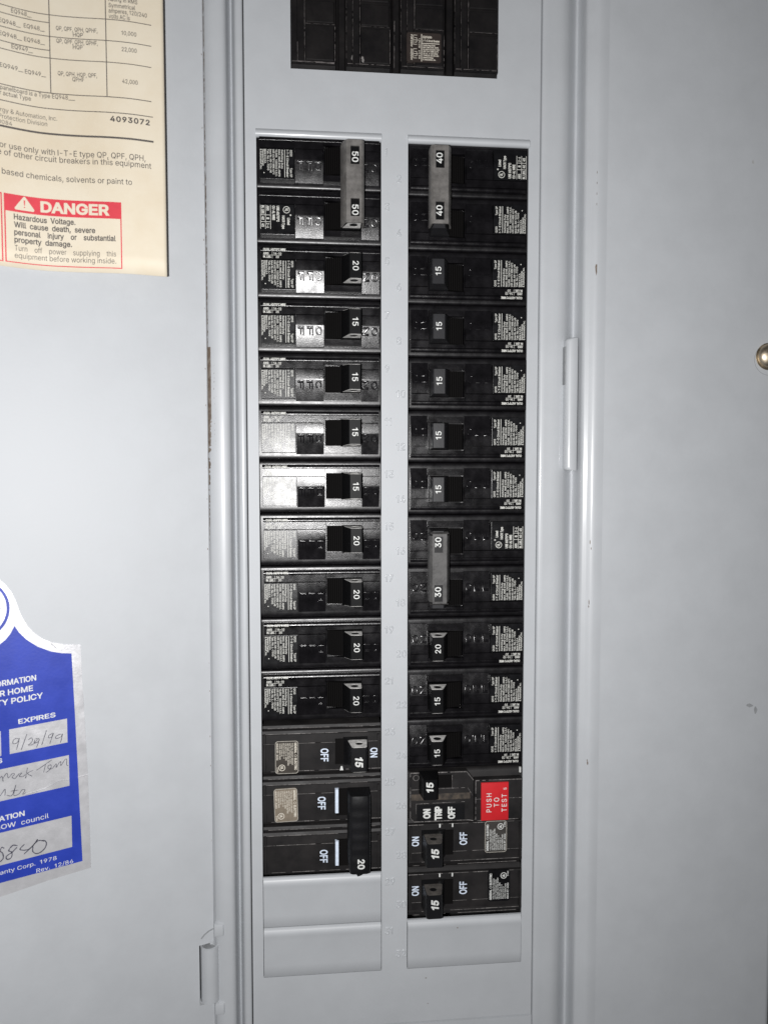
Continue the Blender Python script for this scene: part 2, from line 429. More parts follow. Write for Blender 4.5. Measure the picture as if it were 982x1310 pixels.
b = MB(); blob(b, 0, 239.4, 197.6, 7.04, .8, 1.2); b.build('scuff', SCUFFL, trim, 0)

# ================================================================== cover plate with its openings
cover = thing('cover_plate', 'flat grey steel cover with two long openings framing the rows of black breakers', 'cover plate')
XR = [-5.2, 0, 16.2, 58.5, 71.3, 114.1, 129.9, 135.4]
ZL, ZR = 203.2 - 14 * 25.4, 203.2 - 15 * 25.4
ZZ = [-231, -203.2, ZR, ZL, 203.2, 234.8, 300]
def hole(x, z):
    if 0 < x < 58.5 and -203.2 < z < 203.2: return True
    if 71.3 < x < 129.9 and -203.2 < z < 203.2: return True
    return 16.2 < x < 114.1 and z > 234.8
b = MB(); b.plate(XR, ZZ, hole, -1.3, 0)
es = [e for e in b.bm.edges if len(e.link_faces) == 2 and e.calc_face_angle(0) > 1 and all(abs(v.co.y) < 1e-6 for v in e.verts)]
bmesh.ops.bevel(b.bm, geom=es, offset=.0003, segments=2, affect='EDGES')
b.build('plate', PAINT, cover, 50)
def filler(x0, x1, zt, zb, ang=0):
    """blank twist-out: a plate whose top edge is rolled forward"""
    pr = [(zb + .12, -1), (zb + .12, .0), (zb + .5, .28), (zb + 6, .3), (zt - 7, .45), (zt - 4.6, .75), (zt - 3.4, .9), (zt - 2.4, .75), (zt - 1.6, .35), (zt - .9, .0), (zt - .1, -.05), (zt - .1, -1.2)]
    bb = MB(); bb.along_x(pr, x0 + .28, x1 - .28); return bb.build('filler_plate', BEADP, cover, 60)
filler(0, 58.5, ZL, ZL - 25.4); filler(0, 58.5, ZL - 25.4, -203.2); filler(71.3, 129.9, ZR, -203.2)
b = MB(); b.box(.1, 58.4, ZL - 1.2, ZL - .05, -1.2, -.3); b.build('opening_sill', PAINT, cover, 0)
b = MB(); b.box(71.4, 129.8, ZR - 1.2, ZR - .05, -1.2, -.3); b.build('opening_sill', PAINT, cover, 0)
for x0, x1 in ((-.2, 58.6), (71.1, 130.1)):
    pr = [(203.2, -1.5), (202.9, -.2), (203.1, .7), (203.8, 1.5), (204.8, 1.7), (205.8, 1.4), (206.6, .7), (207.0, -.05), (206, -.2)]
    b = MB(); b.along_x(pr, x0, x1); b.build('opening_lip', BEADP, cover, 60)
# stamped circuit numbers between the two columns
for n in range(1, 33):
    row = (n - 1) // 2
    if n % 2: x, z = 60.0, 203.2 - 25.4 * row - 6.6
    else: x, z = 65.6, 203.2 - 25.4 * row - 18.7
    b = MB(); k = 3.3 / CAP; u0 = 0
    for ch in str(n):
        relief(b, ch, [(.03, -.01), (.02, .22), (.0, .36), (-.02, .39)], lambda u, v, lv: (x + (u + u0) * k * .92, z + v * k, lv), 2); u0 += advance(ch)
    b.build('stamped_number', BEADP, cover, 50)
chips_b = MB(); blob(chips_b, 0, 96.8, -182.7, .95, .55, .35); chips_b.build('speck', CHIP, cover, 0)
b = MB(); blob(b, 0, 81, -208.5, .03, .5, .35); b.build('speck', CHIP, cover, 0)
b = MB(); blob(b, 0, 82, -222, .03, .4, .3); b.build('speck', CHIP, cover, 0)

# ================================================================== open door on the left
TH = math.radians(20); DX, DH = -23.5, 3.5
def Dm(s, z, o):     # s mm from the hinge edge, o mm in front of the door
    return W(DX - s * math.cos(TH) + o * math.sin(TH), z, DH + s * math.sin(TH) + o * math.cos(TH))
door = thing('panel_door', 'grey steel panel door swung open at left carrying a cream label and a blue sticker', 'door', (DX, 0, DH))
def DM(s, z, o): return Dm(s, z, o) - W(DX, 0, DH)
b = MB(DM)
b.plate([0, 7.0, 330], [-250, -211.0, -181.0, 320], lambda s, z: s < 7 and -211 < z < -181, -1.3, 0)
es = [e for e in b.bm.edges if len(e.link_faces) == 2 and e.calc_face_angle(0) > 1]
bmesh.ops.bevel(b.bm, geom=es, offset=.0005, segments=3, affect='EDGES')
b.build('door_panel', PAINT, door, 50)
# hinge: barrel in the notch plus two knuckle tabs on the frame and a loose bit of wire
def W0(x, z, h): return W(x, z, h) - W(DX, 0, DH)
b = MB(W0); hc = 3.4; prof = []
for k in range(22):
    t = -.45 + k / 21 * (2 * PI - .5); r = 4.5 - (.0 if k < 17 else .25 * (k - 16)); prof.append((-25.5 + r * math.cos(t), hc + r * math.sin(t)))
prof2 = [(-25.5 + 3.4 * math.cos(-.45 + k / 21 * (2 * PI - .5)), hc + 3.4 * math.sin(-.45 + k / 21 * (2 * PI - .5))) for k in range(22)][::-1]
b.along_z(prof + prof2, -209.3, -182.2, caps=True); b.build('hinge_barrel', BEADP, door, 50)
b = MB(W0); b.disc(-25.5, 0, 1, 0, 1); b.bm.clear()
pin = [(-25.5 + 3.2 * math.cos(2 * PI * k / 16), hc + 3.2 * math.sin(2 * PI * k / 16)) for k in range(16)]
b.along_z(pin, -208.6, -183.4); b.build('hinge_pin', SCUFF, door, 50)
for za, zb_ in ((-177.2, -170.8), (-216.4, -210.2)):
    b = MB(); b.box(-23.2, -18.2, za, zb_, 2.0, 6.3, .3, .7); b.build('hinge_tab', BEADP, trim, 40)
b = MB(DM); P = [(6.2, -177.4), (4.6, -175.8), (2.6, -174.6), (.2, -173.9), (-1.8, -173.3)]
b.ribbon(P, .45, .9); P2 = [(x, z - .12) for x, z in P]; b.ribbon(P, .45, .5)
b.build('wire_scrap', SCUFF, door, 0)
b = MB(DM)
for k in range(18): 
    z = 250 - 22 * k + random.uniform(-9, 9); bx_ = .35
    b.face([b.v(.25 + random.uniform(0, .3) + dx, z + dz, .06) for dx, dz in ((0, 0), (.25, .1), (.2, .9), (.02, .7))])
b.build('edge_chips', CHIP, door, 0)

# ---- cream paper label, lifted off the door at its right edge
LS = [(-5, 13.6), (10, 13.5), (18, 13.3), (23, 13), (33, 11.8), (42, 9.3), (52, 5.5), (60, 3), (68, 1.2), (75, 1), (85, 1.8), (97, 3), (120, 5), (160, 5)]
def lin(s):
    for (a, h0), (c, h1) in zip(LS, LS[1:]):
        if a <= s <= c: return h0 + (h1 - h0) * (s - a) / (c - a)
    return 5
def lift(s): return sum(lin(s + d) * w for d, w in ((-4, .12), (-2, .22), (0, .32), (2, .22), (4, .12)))
def PM(s, z, o): return DM(s, z, lift(s) + o)
def grid_on(b, s0, s1, z0, z1, o, ds=1.5, dz=8, warp=None):
    ns = max(1, int(abs(s1 - s0) / ds)); nz = max(1, int(abs(z1 - z0) / dz))
    g = [[b.v(s0 + (s1 - s0) * i / ns, z0 + (z1 - z0) * j / nz, o) for j in range(nz + 1)] for i in range(ns + 1)]
    for i in range(ns):
        for j in range(nz): b.face([g[i][j], g[i + 1][j], g[i + 1][j + 1], g[i][j + 1]])
b = MB(PM); grid_on(b, 19.2, 130, 131.8, 300, 0)
lab = b.build('warning_label', PAPER, door, 60, label='cream paper label with black text and a red danger box', fix=True)
md = lab.modifiers.new('thickness', 'SOLIDIFY'); md.thickness = .00025; md.offset = 0
# shadow along the lifted right edge of the sheet, painted as a dark strip
b = MB(PM); grid_on(b, 19.05, 19.35, 131.8, 300, .16, .2, 4); b.build('painted_edge_shadow', INKD, lab, 0)
b = MB(PM)
for s, z, a, c in ((23, 142, 2.6, 4), (26, 139, 1.5, 3), (22.6, 163, 1.4, 7), (30, 133.4, 6, 1)):
    q = [b.v(s + a * math.cos(t) * random.uniform(.5, 1), z + c * math.sin(t) * random.uniform(.5, 1), .14) for t in [2 * PI * i / 14 for i in range(14)]]
    b.face(q)
# (stains are kept to the paper's own tint variation)
b.bm.free()
def onp(s, z, o=.2): return lambda u, v: (s - u, z + v, o)
R_ = MB(PM)
def rule(s0, s1, z, w=.32): grid_on(R_, s0, s1, z - w / 2, z + w / 2, .2, 1.5, 99)
rule(24.2, 63.6, 236.8); rule(63.6, 130, 236.8)
rule(63.6, 130, 233.6); rule(24.3, 130, 228.1); rule(63.6, 130, 222.4); rule(24.4, 130, 219.3); rule(24.6, 130, 205.1, .35); rule(24.1, 130, 198.7, .35); rule(24, 130, 188.4, .8)
for s, z0 in ((63.6, 205.1), (42.1, 205.1)): grid_on(R_, s - .18, s + .18, z0, 300, .2, 1, 4)
T = R_.text; K = dict(res=1)
for body, s, z, w, al in (('Rating in RMS', 40.9, 244.3, 11.3, 'l'), ('Symmetrical', 40.9, 241.8, 10.4, 'l'), ('amperes, 120/240', 40.9, 239.6, 15, 'l'), ('volts AC is', 40.9, 237.3, 8.2, 'l'),
    ('EQ948__', 77.7, 234.6, 7.5, 'l'), ('EQ948__', 82.3, 229.6, 8, 'l'), ('EQ948__', 73.2, 229.9, 7.8, 'l'), ('EQ948__', 82.3, 224.5, 8.3, 'l'), ('EQ948__', 73.2, 224.5, 7.8, 'l'),
    ('EQ949__', 77.9, 220.4, 7.9, 'l'), ('EQ949__', 82.4, 211.9, 8.6, 'l'), ('EQ949__', 73.2, 211.5, 7.9, 'l'),
    ('QP, QPF, QPH, QPHF,', 61.1, 231.0, 15.8, 'l'), ('HQP', 54.7, 228.9, 3.8, 'l'), ('QP, QPF, QPH, QPHF,', 61.1, 225.9, 15.8, 'l'), ('HQP', 54.8, 223.9, 3.7, 'l'),
    ('QP, QPH, HQP, QPF,', 60.8, 212.7, 15, 'l'), ('QPHF', 55.3, 210.7, 4.5, 'l'), ('Breaker', 57, 244.4, 7.5, 'l'),
    ('10,000', 36.1, 231.0, 5.9, 'l'), ('22,000', 36.1, 224.3, 5.9, 'l'), ('42,000', 36.1, 211.2, 6.1, 'l')):
    T(body, onp(s, z), 1.7, bold=.008, width=w, al=al, res=1)
T('Note: this panelboard is a Type EQ948___', onp(54.4, 203.0), 1.75, bold=.006, width=37, al='r', res=1)
T('See nameplate for actual Type', onp(71.2, 200.8), 1.75, bold=.006, width=27, al='r', res=1)
T('Siemens Energy & Automation, Inc.', onp(61.4, 194.0), 1.85, bold=.0, width=34, al='r', res=1)
T('Circuit Protection Division', onp(65.3, 191.4), 1.85, bold=.0, width=25, al='r', res=1)
T('Atlanta, Georgia 30084', onp(78.4, 189.2), 1.6, bold=.004, width=23, al='r', res=1)
T('4093072', onp(41.1, 195.1), 2.1, bold=.03, width=15.7, ls=1.15)
T('This panelboard is for use only with I-T-E type QP, QPF, QPH,', onp(27.4, 179.8), 2.35, bold=.004, width=82, al='r', res=2)
T('or HQP circuit breakers. Use of other circuit breakers in this equipment', onp(25.1, 176.9), 2.35, bold=.004, width=96, al='r', res=2)
T('Do not apply petroleum based chemicals, solvents or paint to', onp(33.0, 169.2), 2.35, bold=.004, width=82, al='r', res=2)
for body, z, bw, w in (('Hazardous  Voltage.', 151.6, .022, 23.4), ('Will  cause  death,  severe', 148.45, .022, 31), ('personal    injury    or    substantial', 145.35, .022, 38.9), ('property  damage.', 142.3, .022, 21.9), ('Turn    off    power    supplying    this', 138.9, 0, 38.9), ('equipment before working inside.', 135.9, 0, 38.9)):
    T(body, onp(78.7, z - .1), 2.2, bold=bw, width=w)
R_.build('black_print', INKD, lab, 0, fix=False)
b = MB(PM)
grid_on(b, 37.4, 82.2, 154.6, 161.6, .2, 1.5, 3)
for s0, s1, z0, z1 in ((37.4, 37.85, 134, 154.6), (81.7, 82.2, 134, 154.6), (37.4, 82.2, 133.7, 134.1), (82.9, 130, 161.1, 161.6), (82.9, 83.4, 134, 161.1), (82.9, 130, 133.7, 134.1)): grid_on(b, s0, s1, z0, z1, .2, 1.5, 5)
b.build('red_print', INKR, lab, 0)
b = MB(PM); b.text('DANGER', onp(68.6, 156.0, .32), 4.1, bold=.035, width=26.6)
# warning triangle with rounded corners and the stroke knocked out
tri = [(78.3, 155.9), (77.9, 155.5), (71.3, 155.5), (70.9, 155.9), (71.0, 156.4), (74.2, 161.0), (74.6, 161.25), (75.0, 161.0), (78.2, 156.4)]
b.face([b.v(s, z, .32) for s, z in tri]); b.build('white_print', PAPER, lab, 0, fix=False)
b = MB(PM); b.face([b.v(s, z, .42) for s, z in ((74.3, 159.7), (74.9, 159.7), (74.75, 157.6), (74.45, 157.6))]); b.face([b.v(s, z, .42) for s, z in ((74.4, 157.1), (74.8, 157.1), (74.8, 156.6), (74.4, 156.6))]); b.build('exclamation_mark', INKR, lab, 0)

# ---- foil sticker with blue print
st_top = [(93, 2.9), (89.7, 2.2), (87.6, 1.4), (85.5, -0.9), (83.4, -4.1), (81.9, -7.7), (80.7, -11.9), (79.5, -15.3), (77.6, -19.2), (74.7, -22.8), (71.4, -25.6), (67.7, -27.4), (62.4, -28.8), (56.7, -29.1)]
st = st_top + [(56.3, -48), (55.9, -56), (55.6, -66.4), (54.9, -88), (54.75, -99), (54.4, -131.0), (72.6, -132.7), (90.9, -135.4)]
L_ = [(184 - s, z) for s, z in st_top[::-1]]
outline = [(56.7, -29.1)] + [p for p in st[len(st_top):]] + [(128, -140)] + [(128, -33)] + L_[:-1][::1][0:0] + [(118, -28.8), (108, -24), (103, -14), (100.5, -4), (96, 2.4)] + st_top[:-1]
b = MB(DM); b.poly([(s, z) for s, z in outline], .05, .32, .12); fo = b.build('warranty_sticker', FOIL, door, 0, label='shield shaped foil sticker printed blue, handwritten in ink')
bb = MB(DM)
blue = [(60.5, -32.8), (64.7, -32.2), (68.5, -31.1), (73.7, -28.5), (78.1, -24.9), (80.9, -21.5), (82.5, -18.6), (84.2, -21.9), (86.1, -24.3), (88.3, -26.0), (92, -27.2), (97, -27.0), (101, -24), (103, -20), (108, -26), (116, -32), (124, -35), (124, -137), (90.8, -131.3), (57.9, -127.3), (59.1, -76.5)]
# blue ground with the writing boxes left out as bare foil: build it as a grid in skewed sticker axes
boxes = [(62.9, 85.6, -61.8, -72.0), (62.6, 124, -78.1, -91.9), (62.0, 124, -105.6, -119.7), (88.9, 120, -64.1, -74.3)]
sl = -.065
def zz_(s, z): return z + sl * (s - 60)
# polygons between the boxes, row by row
def q(s0, s1, zt, zb_): bb.face([bb.v(s0, zz_(s0, zt), .36), bb.v(s1, zz_(s1, zt), .36), bb.v(s1, zz_(s1, zb_), .36), bb.v(s0, zz_(s0, zb_), .36)])
def edge(z): return 60.4 - (z + 32.5) * (57.9 - 60.4) / (-127.3 + 32.5) * -1 if False else 60.4 + (z + 32.5) / 94.8 * 2.5
top = [p for p in blue if p[1] > -60 and p[0] < 123]
bb.face([bb.v(s, z, .36) for s, z in [(edge(-61.5), -61.3)] + [(60.5, -32.8)] + top[1:] + [(124, -35), (124, zz_(124, -61.3))]])
def qs(s0, s1, zt, zb_):
    a = edge(zt) if s0 is None else s0; c = edge(zb_) if s0 is None else s0
    bb.face([bb.v(a, zz_(a, zt), .36), bb.v(s1, zz_(s1, zt), .36), bb.v(s1, zz_(s1, zb_), .36), bb.v(c, zz_(c, zb_), .36)])
qs(None, 62.9, -61.3, -72); qs(85.6, 88.8, -61.3, -72); qs(120, 124, -61.3, -72)
qs(None, 124, -72, -77.8); qs(None, 62.5, -77.8, -91.6); qs(None, 124, -91.6, -105.3); qs(None, 62.0, -105.3, -119.5); qs(None, 124, -119.5, -127.2)
bb.ring(97.6, -10.6, 12.3, 13.5, .36, 48)
bb.build('blue_ground', BLUE, fo, 0)
b = MB(DM)
def ons(s, z, rot=.075, o=.46):
    return lambda u, v: (s - u * math.cos(rot) + v * math.sin(rot) * .3, z + v * math.cos(rot) + u * math.sin(rot), o)
b.text('IN WARRANTY INFORMATION', ons(74.7, -42.9), 2.3, bold=.018, width=41, al='r'); b.text('FOR YOUR HOME', ons(76.0, -47.3), 2.3, bold=.018, width=27.5, al='r')
b.text('WARRANTY POLICY', ons(72.2, -51.0), 2.3, bold=.018, width=33.5, al='r'); b.text('EXPIRES', ons(82.0, -61.1), 1.95, bold=.018, width=14.6)
b.text('ADDRESS', ons(88.5, -76.8), 1.9, bold=.018, width=14, al='r'); b.text('FOR INFORMATION', ons(80.5, -101.5), 2.1, bold=.018, width=30, al='r')
b.text('CALL YOUR HOW', ons(84.0, -105.45, .06), 2.0, bold=.004, width=28, al='r'); b.text('council', ons(81.9, -105.4, .085), 2.1, width=10.8)
b.text('© Home Owners Warranty Corp.  1978', ons(68.4, -123.9), 1.7, width=52, al='r'); b.text('Rev.  12/86', ons(76.5, -128.0), 1.7, width=14.8)
b.build('white_print', INKW, fo, 0, fix=False)
b = MB(DM); b.text('TV', lambda u, v: (87.9 - v * 1.0, -9.4 - u, .46), 1.1, bold=.01)
b.text('HOME OWNERS', lambda u, v: (89.6 - v * .9, -1.5 - u * .9, .46), 1.1, bold=.01)
b.build('blue_print', BLUE, fo, 0, fix=False)
H = [[(82.2, -67.5), (83.4, -67.3), (84.2, -68.1), (84.2, -69.3), (82.9, -69.3), (82.1, -68.2), (81.8, -67.2), (82.2, -69.2), (83.0, -72.2)], [(78.8, -65.8), (81.2, -72.5)],
     [(78.3, -68.6), (77.2, -67.9), (76.7, -69.0), (77.5, -70.2), (78.4, -70.9), (76.5, -70.8), (74.8, -68.9)], [(75.9, -69.0), (76.1, -70.4), (74.6, -70.0), (74.2, -68.8), (75.5, -68.6), (74.2, -68.8), (74.5, -70.5), (75.3, -72.4)],
     [(71.2, -65.5), (73.2, -71.7)], [(68.7, -67.1), (70.3, -67.9), (70.3, -69.0), (69.0, -68.6), (68.5, -67.1), (69.2, -69.2), (70.0, -71.6)], [(65.5, -68.0), (67.4, -68.6), (67.5, -69.7), (65.5, -69.3), (64.9, -67.9), (65.2, -69.8), (65.8, -71.8)],
     [(89.6, -83.4), (88.9, -82.7), (88.6, -83.6), (88.4, -85.2)], [(88.6, -84.0), (87.4, -82.1), (86.7, -82.0), (86.4, -83.9), (84.9, -82.3), (84.0, -82.7), (84.9, -83.8), (83.9, -84.6), (82.4, -83.0), (81.2, -82.6), (82.2, -83.9), (80.9, -84.3), (79.8, -83.5)],
     [(79.0, -80.7), (79.8, -85.3)], [(76.8, -82.3), (79.0, -83.2), (77.2, -84.8)], [(75.5, -82.5), (72.2, -80.6), (69.4, -78.9)], [(71.9, -80.6), (72.7, -83.9)],
     [(71.8, -84.1), (70.4, -83.2), (69.6, -81.9), (70.0, -81.0), (70.9, -81.5), (70.8, -82.5), (69.3, -82.8), (67.7, -80.9), (67.7, -82.6), (66.5, -80.7), (65.8, -80.4), (65.8, -82.1), (64.2, -79.8), (63.4, -79.7), (63.5, -82.1), (62.9, -82.6)],
     [(89.8, -91.2), (89.0, -90.2), (87.7, -88.5), (87.9, -91.4)], [(87.2, -91.3), (85.6, -91.9), (84.8, -91.0), (83.6, -87.5), (84.5, -91.8), (82.5, -91.6), (81.3, -90.1), (80.1, -90.4), (81.1, -92.0), (79.8, -91.6)], [(85.6, -89.8), (82.7, -89.9)]]
H2 = [[(88.7, -114.3), (89.6, -113.6), (90.2, -115.1), (89.3, -116.4), (89.2, -118.6), (90.5, -119.9)], [(83.6, -114.3), (85.4, -113.7), (87.0, -115.6), (85.8, -116.7), (86.1, -118.9), (87.6, -119.4), (88.0, -118.0), (85.8, -116.7), (83.8, -114.9)],
      [(80.9, -114.2), (82.7, -116.1), (79.9, -116.9), (77.5, -115.4), (75.7, -113.1), (77.9, -115.8), (81.2, -118.5)], [(73.1, -114.6), (74.6, -113.9), (75.9, -114.0), (77.4, -115.3), (77.7, -116.3), (77.7, -118.2), (76.4, -119.4), (74.8, -119.2), (73.2, -118), (72.6, -117.0), (72.3, -115.6), (73.0, -114.3), (74.3, -114.1)]]
def smooth_line(P):
    out = []
    for i in range(len(P) - 1):
        p0, p1, p2, p3 = P[max(i - 1, 0)], P[i], P[i + 1], P[min(i + 2, len(P) - 1)]
        for k in range(5):
            t = k / 5; out.append(tuple(.5 * (2 * p1[c] + (p2[c] - p0[c]) * t + (2 * p0[c] - 5 * p1[c] + 4 * p2[c] - p3[c]) * t * t + (3 * p1[c] - p0[c] - 3 * p2[c] + p3[c]) * t ** 3) for c in (0, 1)))
    return out + [P[-1]]
b = MB(DM)
for l in H: b.ribbon(smooth_line(l), .25, .47, .3)
for l in H2: b.ribbon(smooth_line(l), .42, .47, .3)
b.build('handwriting', PEN, fo, 0, fix=False)
# creases in the foil
b = MB(DM)
for P, w in (([(62.6, -89.2), (66.5, -88.7), (72, -91.0), (80, -92.3)], .5), ([(59, -88.6), (54.9, -88.0)], .5), ([(68.5, -27.7), (66.4, -30)], .5)):
    P = smooth_line(P)
    for (s0, z0), (s1, z1) in zip(P, P[1:]):
        a = [b.v(s0, z0 + w / 2, .365), b.v(s1, z1 + w / 2, .365)]; c = [b.v(s0, z0, .55), b.v(s1, z1, .55)]; d = [b.v(s0, z0 - w / 2, .365), b.v(s1, z1 - w / 2, .365)]
        b.face([a[0], a[1], c[1], c[0]]); b.face([c[0], c[1], d[1], d[0]])
b.build('crease', FOIL, fo, 60)

# ================================================================== breakers: shared meshes in the left-hand pose
# x 0 (outer end, printed label) .. 58.5 (inner end); z -12.7 .. 12.7
def mesh_of(name, b, mat, smooth=35, fix=True):
    o = b.build(name, mat, None, smooth, fix=fix); me = o.data; bpy.data.objects.remove(o); return me
M = {}
b = MB()
pr = [(-12.62, -14), (-12.62, -5), (-12.66, -3), (-12.62, -1.6), (-12.45, -.95), (-12.1, -.6), (-11.5, -.38), (-10.7, -.28), (-9.8, -.25), (10.5, -.25), (11.2, -.28), (11.8, -.4), (12.2, -.62), (12.48, -1.0), (12.6, -1.7), (12.66, -3), (12.66, -14)]
b.along_x(pr, .35, 58.15)
M['case'] = mesh_of('case', b, PHEN, 40)
# stepped front block
b = MB()
b.along_x([(8.65, -.5), (8.65, 2.05), (8.8, 2.12), (9.3, 2.08), (9.8, 1.96), (10.15, 1.75), (10.36, 1.4), (10.45, .8), (10.45, -.5)], 1.5, 57.4)       # sloped top ledge
b.box(1.5, 31.3, 4.95, 8.55, -.5, 2.25, .12); b.box(31.25, 48.9, 6.9, 8.55, -.5, 2.2, .12); b.box(48.85, 57.4, 4.95, 8.55, -.5, 2.24, .12)
b.box(31.1, 48.8, -9.55, -6.5, -.5, 2.2, .12); b.box(31.1, 31.75, -6.6, 6.95, -.5, 2.23, .1); b.box(48.6, 49.0, -6.6, 6.9, -.5, 2.1, .05)
M['front_block'] = mesh_of('front_block', b, PHENM, 30)
b = MB(); b.box(1.6, 17.8, -9.4, 4.85, -.4, 2.5, .18, .12); M['label_tile'] = mesh_of('label_tile', b, LABELK, 0)
def facet(x0, x1):
    b = MB(); b.along_x([(4.85, -.4), (4.85, 2.35), (4.65, 2.55), (.25, 2.62), (-.25, 2.55), (-9.75, -.08), (-10.0, -.25), (-10.0, -.9)], x0, x1); return b
M['off_tile'] = mesh_of('off_tile', facet(17.95, 31.0), PHENM, 9); M['on_tile'] = mesh_of('on_tile', facet(49.05, 57.3), PHENM, 9)
def emboss(letters):
    """letters stacked on their side, standing proud of the sloping lower facet"""
    b = MB()
    for ch, x in letters:
        k = 2.7 / CAP; w = max(p[0] for l in _outline(ch, 1) for p in l); x0 = min(p[0] for l in _outline(ch, 1) for p in l)
        def put(u, v, lv):
            z = -.65 - (u - x0) / (w - x0) * 3.6
            return (x + v * k, z, 2.55 + (z + .25) * .277 + lv)
        relief(b, ch, [(.032, -.05), (.028, .12), (.014, .2), (-.006, .235)], put, 1)
        bars = [(-.78, x + .1, x + 2.7)] + ([(-4.15, x + .45, x + 2.3)] if ch in 'ON' else [])
        for zc, xa, xb in bars:      # rounded outer edge of the moulded stroke
            hc = 2.55 + (zc + .25) * .277 + .06; n_ = 16
            b.along_x([(zc + .24 * math.cos(2 * PI * i / n_), hc + .24 * math.sin(2 * PI * i / n_)) for i in range(n_)], xa, xb)
    return b
M['off_letters'] = mesh_of('off_letters', emboss([('F', 18.9), ('F', 23.2), ('O', 27.3)]), LETT, 30)
M['on_letters'] = mesh_of('on_letters', emboss([('N', 49.6), ('O', 53.7)]), LETT, 30)
b = MB()
pr = [(31.8, -.4)]
for k in range(12):
    x = 31.9 + k * .95; h = .9 + 1.9 * math.sin(min(1, (x - 31.9) / 9) * 1.3)
    pr += [(x, h - .35), (x + .25, h + .05), (x + .6, h + .05), (x + .85, h - .35)]
pr += [(48.5, 2.2), (48.5, -.4)]
b.along_z(pr, -5.9, 6.4); M['switch_drum'] = mesh_of('switch_drum', b, DRUM, 20)
def taper(b, k=.013, z0=.2, h0=12):
    for v in b.bm.verts: v.co.z = (z0 + (v.co.z * 1000 - z0) * (1 + (h0 + v.co.y * 1000) * k)) * .001
LV = [(39.0, 1.2), (39.4, 4.0), (41.4, 8.8), (42.5, 11.6), (42.9, 11.95), (47.9, 11.95), (48.3, 11.6), (48.5, 1.2)]
b = MB(); b.along_z(LV, -5.5, 5.9); taper(b); M['toggle'] = mesh_of('toggle', b, TOGG, 25)
b = MB(); b.along_z(LV, -5.5, 5.9); taper(b); M['toggle2'] = mesh_of('toggle', b, material('black toggle with painted sheen', (.016, .016, .018), .36, bump=.2, var=.3, spec=.45), 25)  # right column: greyer base paints in the gloss of the tilted face
def endring(b, z0, z1, prof, cx, ch, r, rh):
    n = 32; pts = []
    for i in range(n):      # project the outline radially
        t = 2 * PI * i / n; d = (math.cos(t), math.sin(t)); best = 1e9
        for (xa, ha), (xb, hb) in zip(prof, prof[1:] + prof[:1]):
            ex, eh = xb - xa, hb - ha; det = d[0] * -eh + d[1] * ex
            if abs(det) < 1e-9: continue
            rx, rh_ = xa - cx, ha - ch
            tt = (rx * -eh + rh_ * ex) / det; uu = (d[0] * rh_ - d[1] * rx) / det
            if tt > 0 and -1e-6 <= uu <= 1 + 1e-6: best = min(best, tt)
        pts.append((cx + d[0] * best, ch + d[1] * best))
    inn = [(cx + r * math.cos(2 * PI * i / n), ch + rh * math.sin(2 * PI * i / n)) for i in range(n)]
    A = [[b.v(x, z, h) for x, h in p] for z in (z0, z1) for p in (pts, inn)]
    for i in range(n):
        j = (i + 1) % n
        b.face([A[2][i], A[2][j], A[3][j], A[3][i]]); b.face([A[0][i], A[0][j], A[2][j], A[2][i]]); b.face([A[1][i], A[1][j], A[3][j], A[3][i]])
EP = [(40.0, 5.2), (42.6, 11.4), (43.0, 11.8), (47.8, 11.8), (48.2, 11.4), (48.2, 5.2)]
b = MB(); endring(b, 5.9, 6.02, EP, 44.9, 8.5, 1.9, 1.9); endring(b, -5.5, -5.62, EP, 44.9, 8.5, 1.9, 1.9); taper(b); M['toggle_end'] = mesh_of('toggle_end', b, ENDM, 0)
def number(body, x, z, h, cap=2.6, w=3.9, bold=.009, shear=0, fn=down):
    b = MB(); b.text(body, fn(x, z, h), cap, bold=bold, width=w, al='c', shear=shear); return b
M['n15'] = mesh_of('printed_number', number('15', 44.2, .1, 12.0), INKW, 0, False); M['n20'] = mesh_of('printed_number', number('20', 44.2, .1, 12.0, w=4.3), INKW, 0, False)
# --- small print
H0 = 2.56
def label_text(first, seed):
    b = MB(); z0 = 4.15
    L0 = [(first, 15.75, 0, 2.9), ('Type QP', 15.75, 8.2, 4.2), ('I-T-E Circuit Breaker', 14.1, 0, 12.5), ('Switching Duty', 11.7, 0, 8.7), ('MAX. RMS SYM. AMPS', 10.35, 0, 12.3), ('10,000   120/240 V.A.C.', 9.05, 0, 12.3), ('USE 60/75°C WIRE 40°C', 7.75, 0, 11.4),
          ('Issue No. AW-1234 LAB', 6.45, 0, 10.6), ('Tab. No. L-7590', 5.2, 0, 9.6), ('Made in U.S.A.', 3.95, 0, 6.5), ('Siemens Energy', 2.95, 0, 7.6), ('& Automation, Inc.', 1.95, 0, 9.3)]
    for body, x, zo, w in L0: b.text(body, down(x, z0 - zo, H0), .95 if x > 14 else .82, bold=.016, width=w, res=1)
    b.box(13.15, 13.4, z0 - 12.5, z0, H0 - .04, H0)
    b.disc(3.7, z0 - 10.7, .28, H0 - .04, H0, 6)
    return b
def strip_text(a):
    b = MB(); b.text('CU/AL 60/75°C WIRE', flat(2.8, 8.85, 2.2), 1.0, bold=.035, width=10.4, res=1)
    b.text('AWG', flat(2.8, 7.0, 2.3), .95, bold=.03, width=2.5, res=1); b.text(a, flat(7.6, 7.0, 2.3), .95, bold=.02, width=3.6, res=1)
    b.text('IN. LBS.', flat(2.8, 5.45, 2.3), .95, bold=.03, width=3.7, res=1); b.text('20', flat(8.6, 5.45, 2.3), .95, bold=.02, width=1.5, res=1)
    b.box(2.8, 11.2, 6.65, 6.78, 2.27, 2.3); b.box(6.9, 7.03, 5.3, 8.1, 2.27, 2.3)
    return b
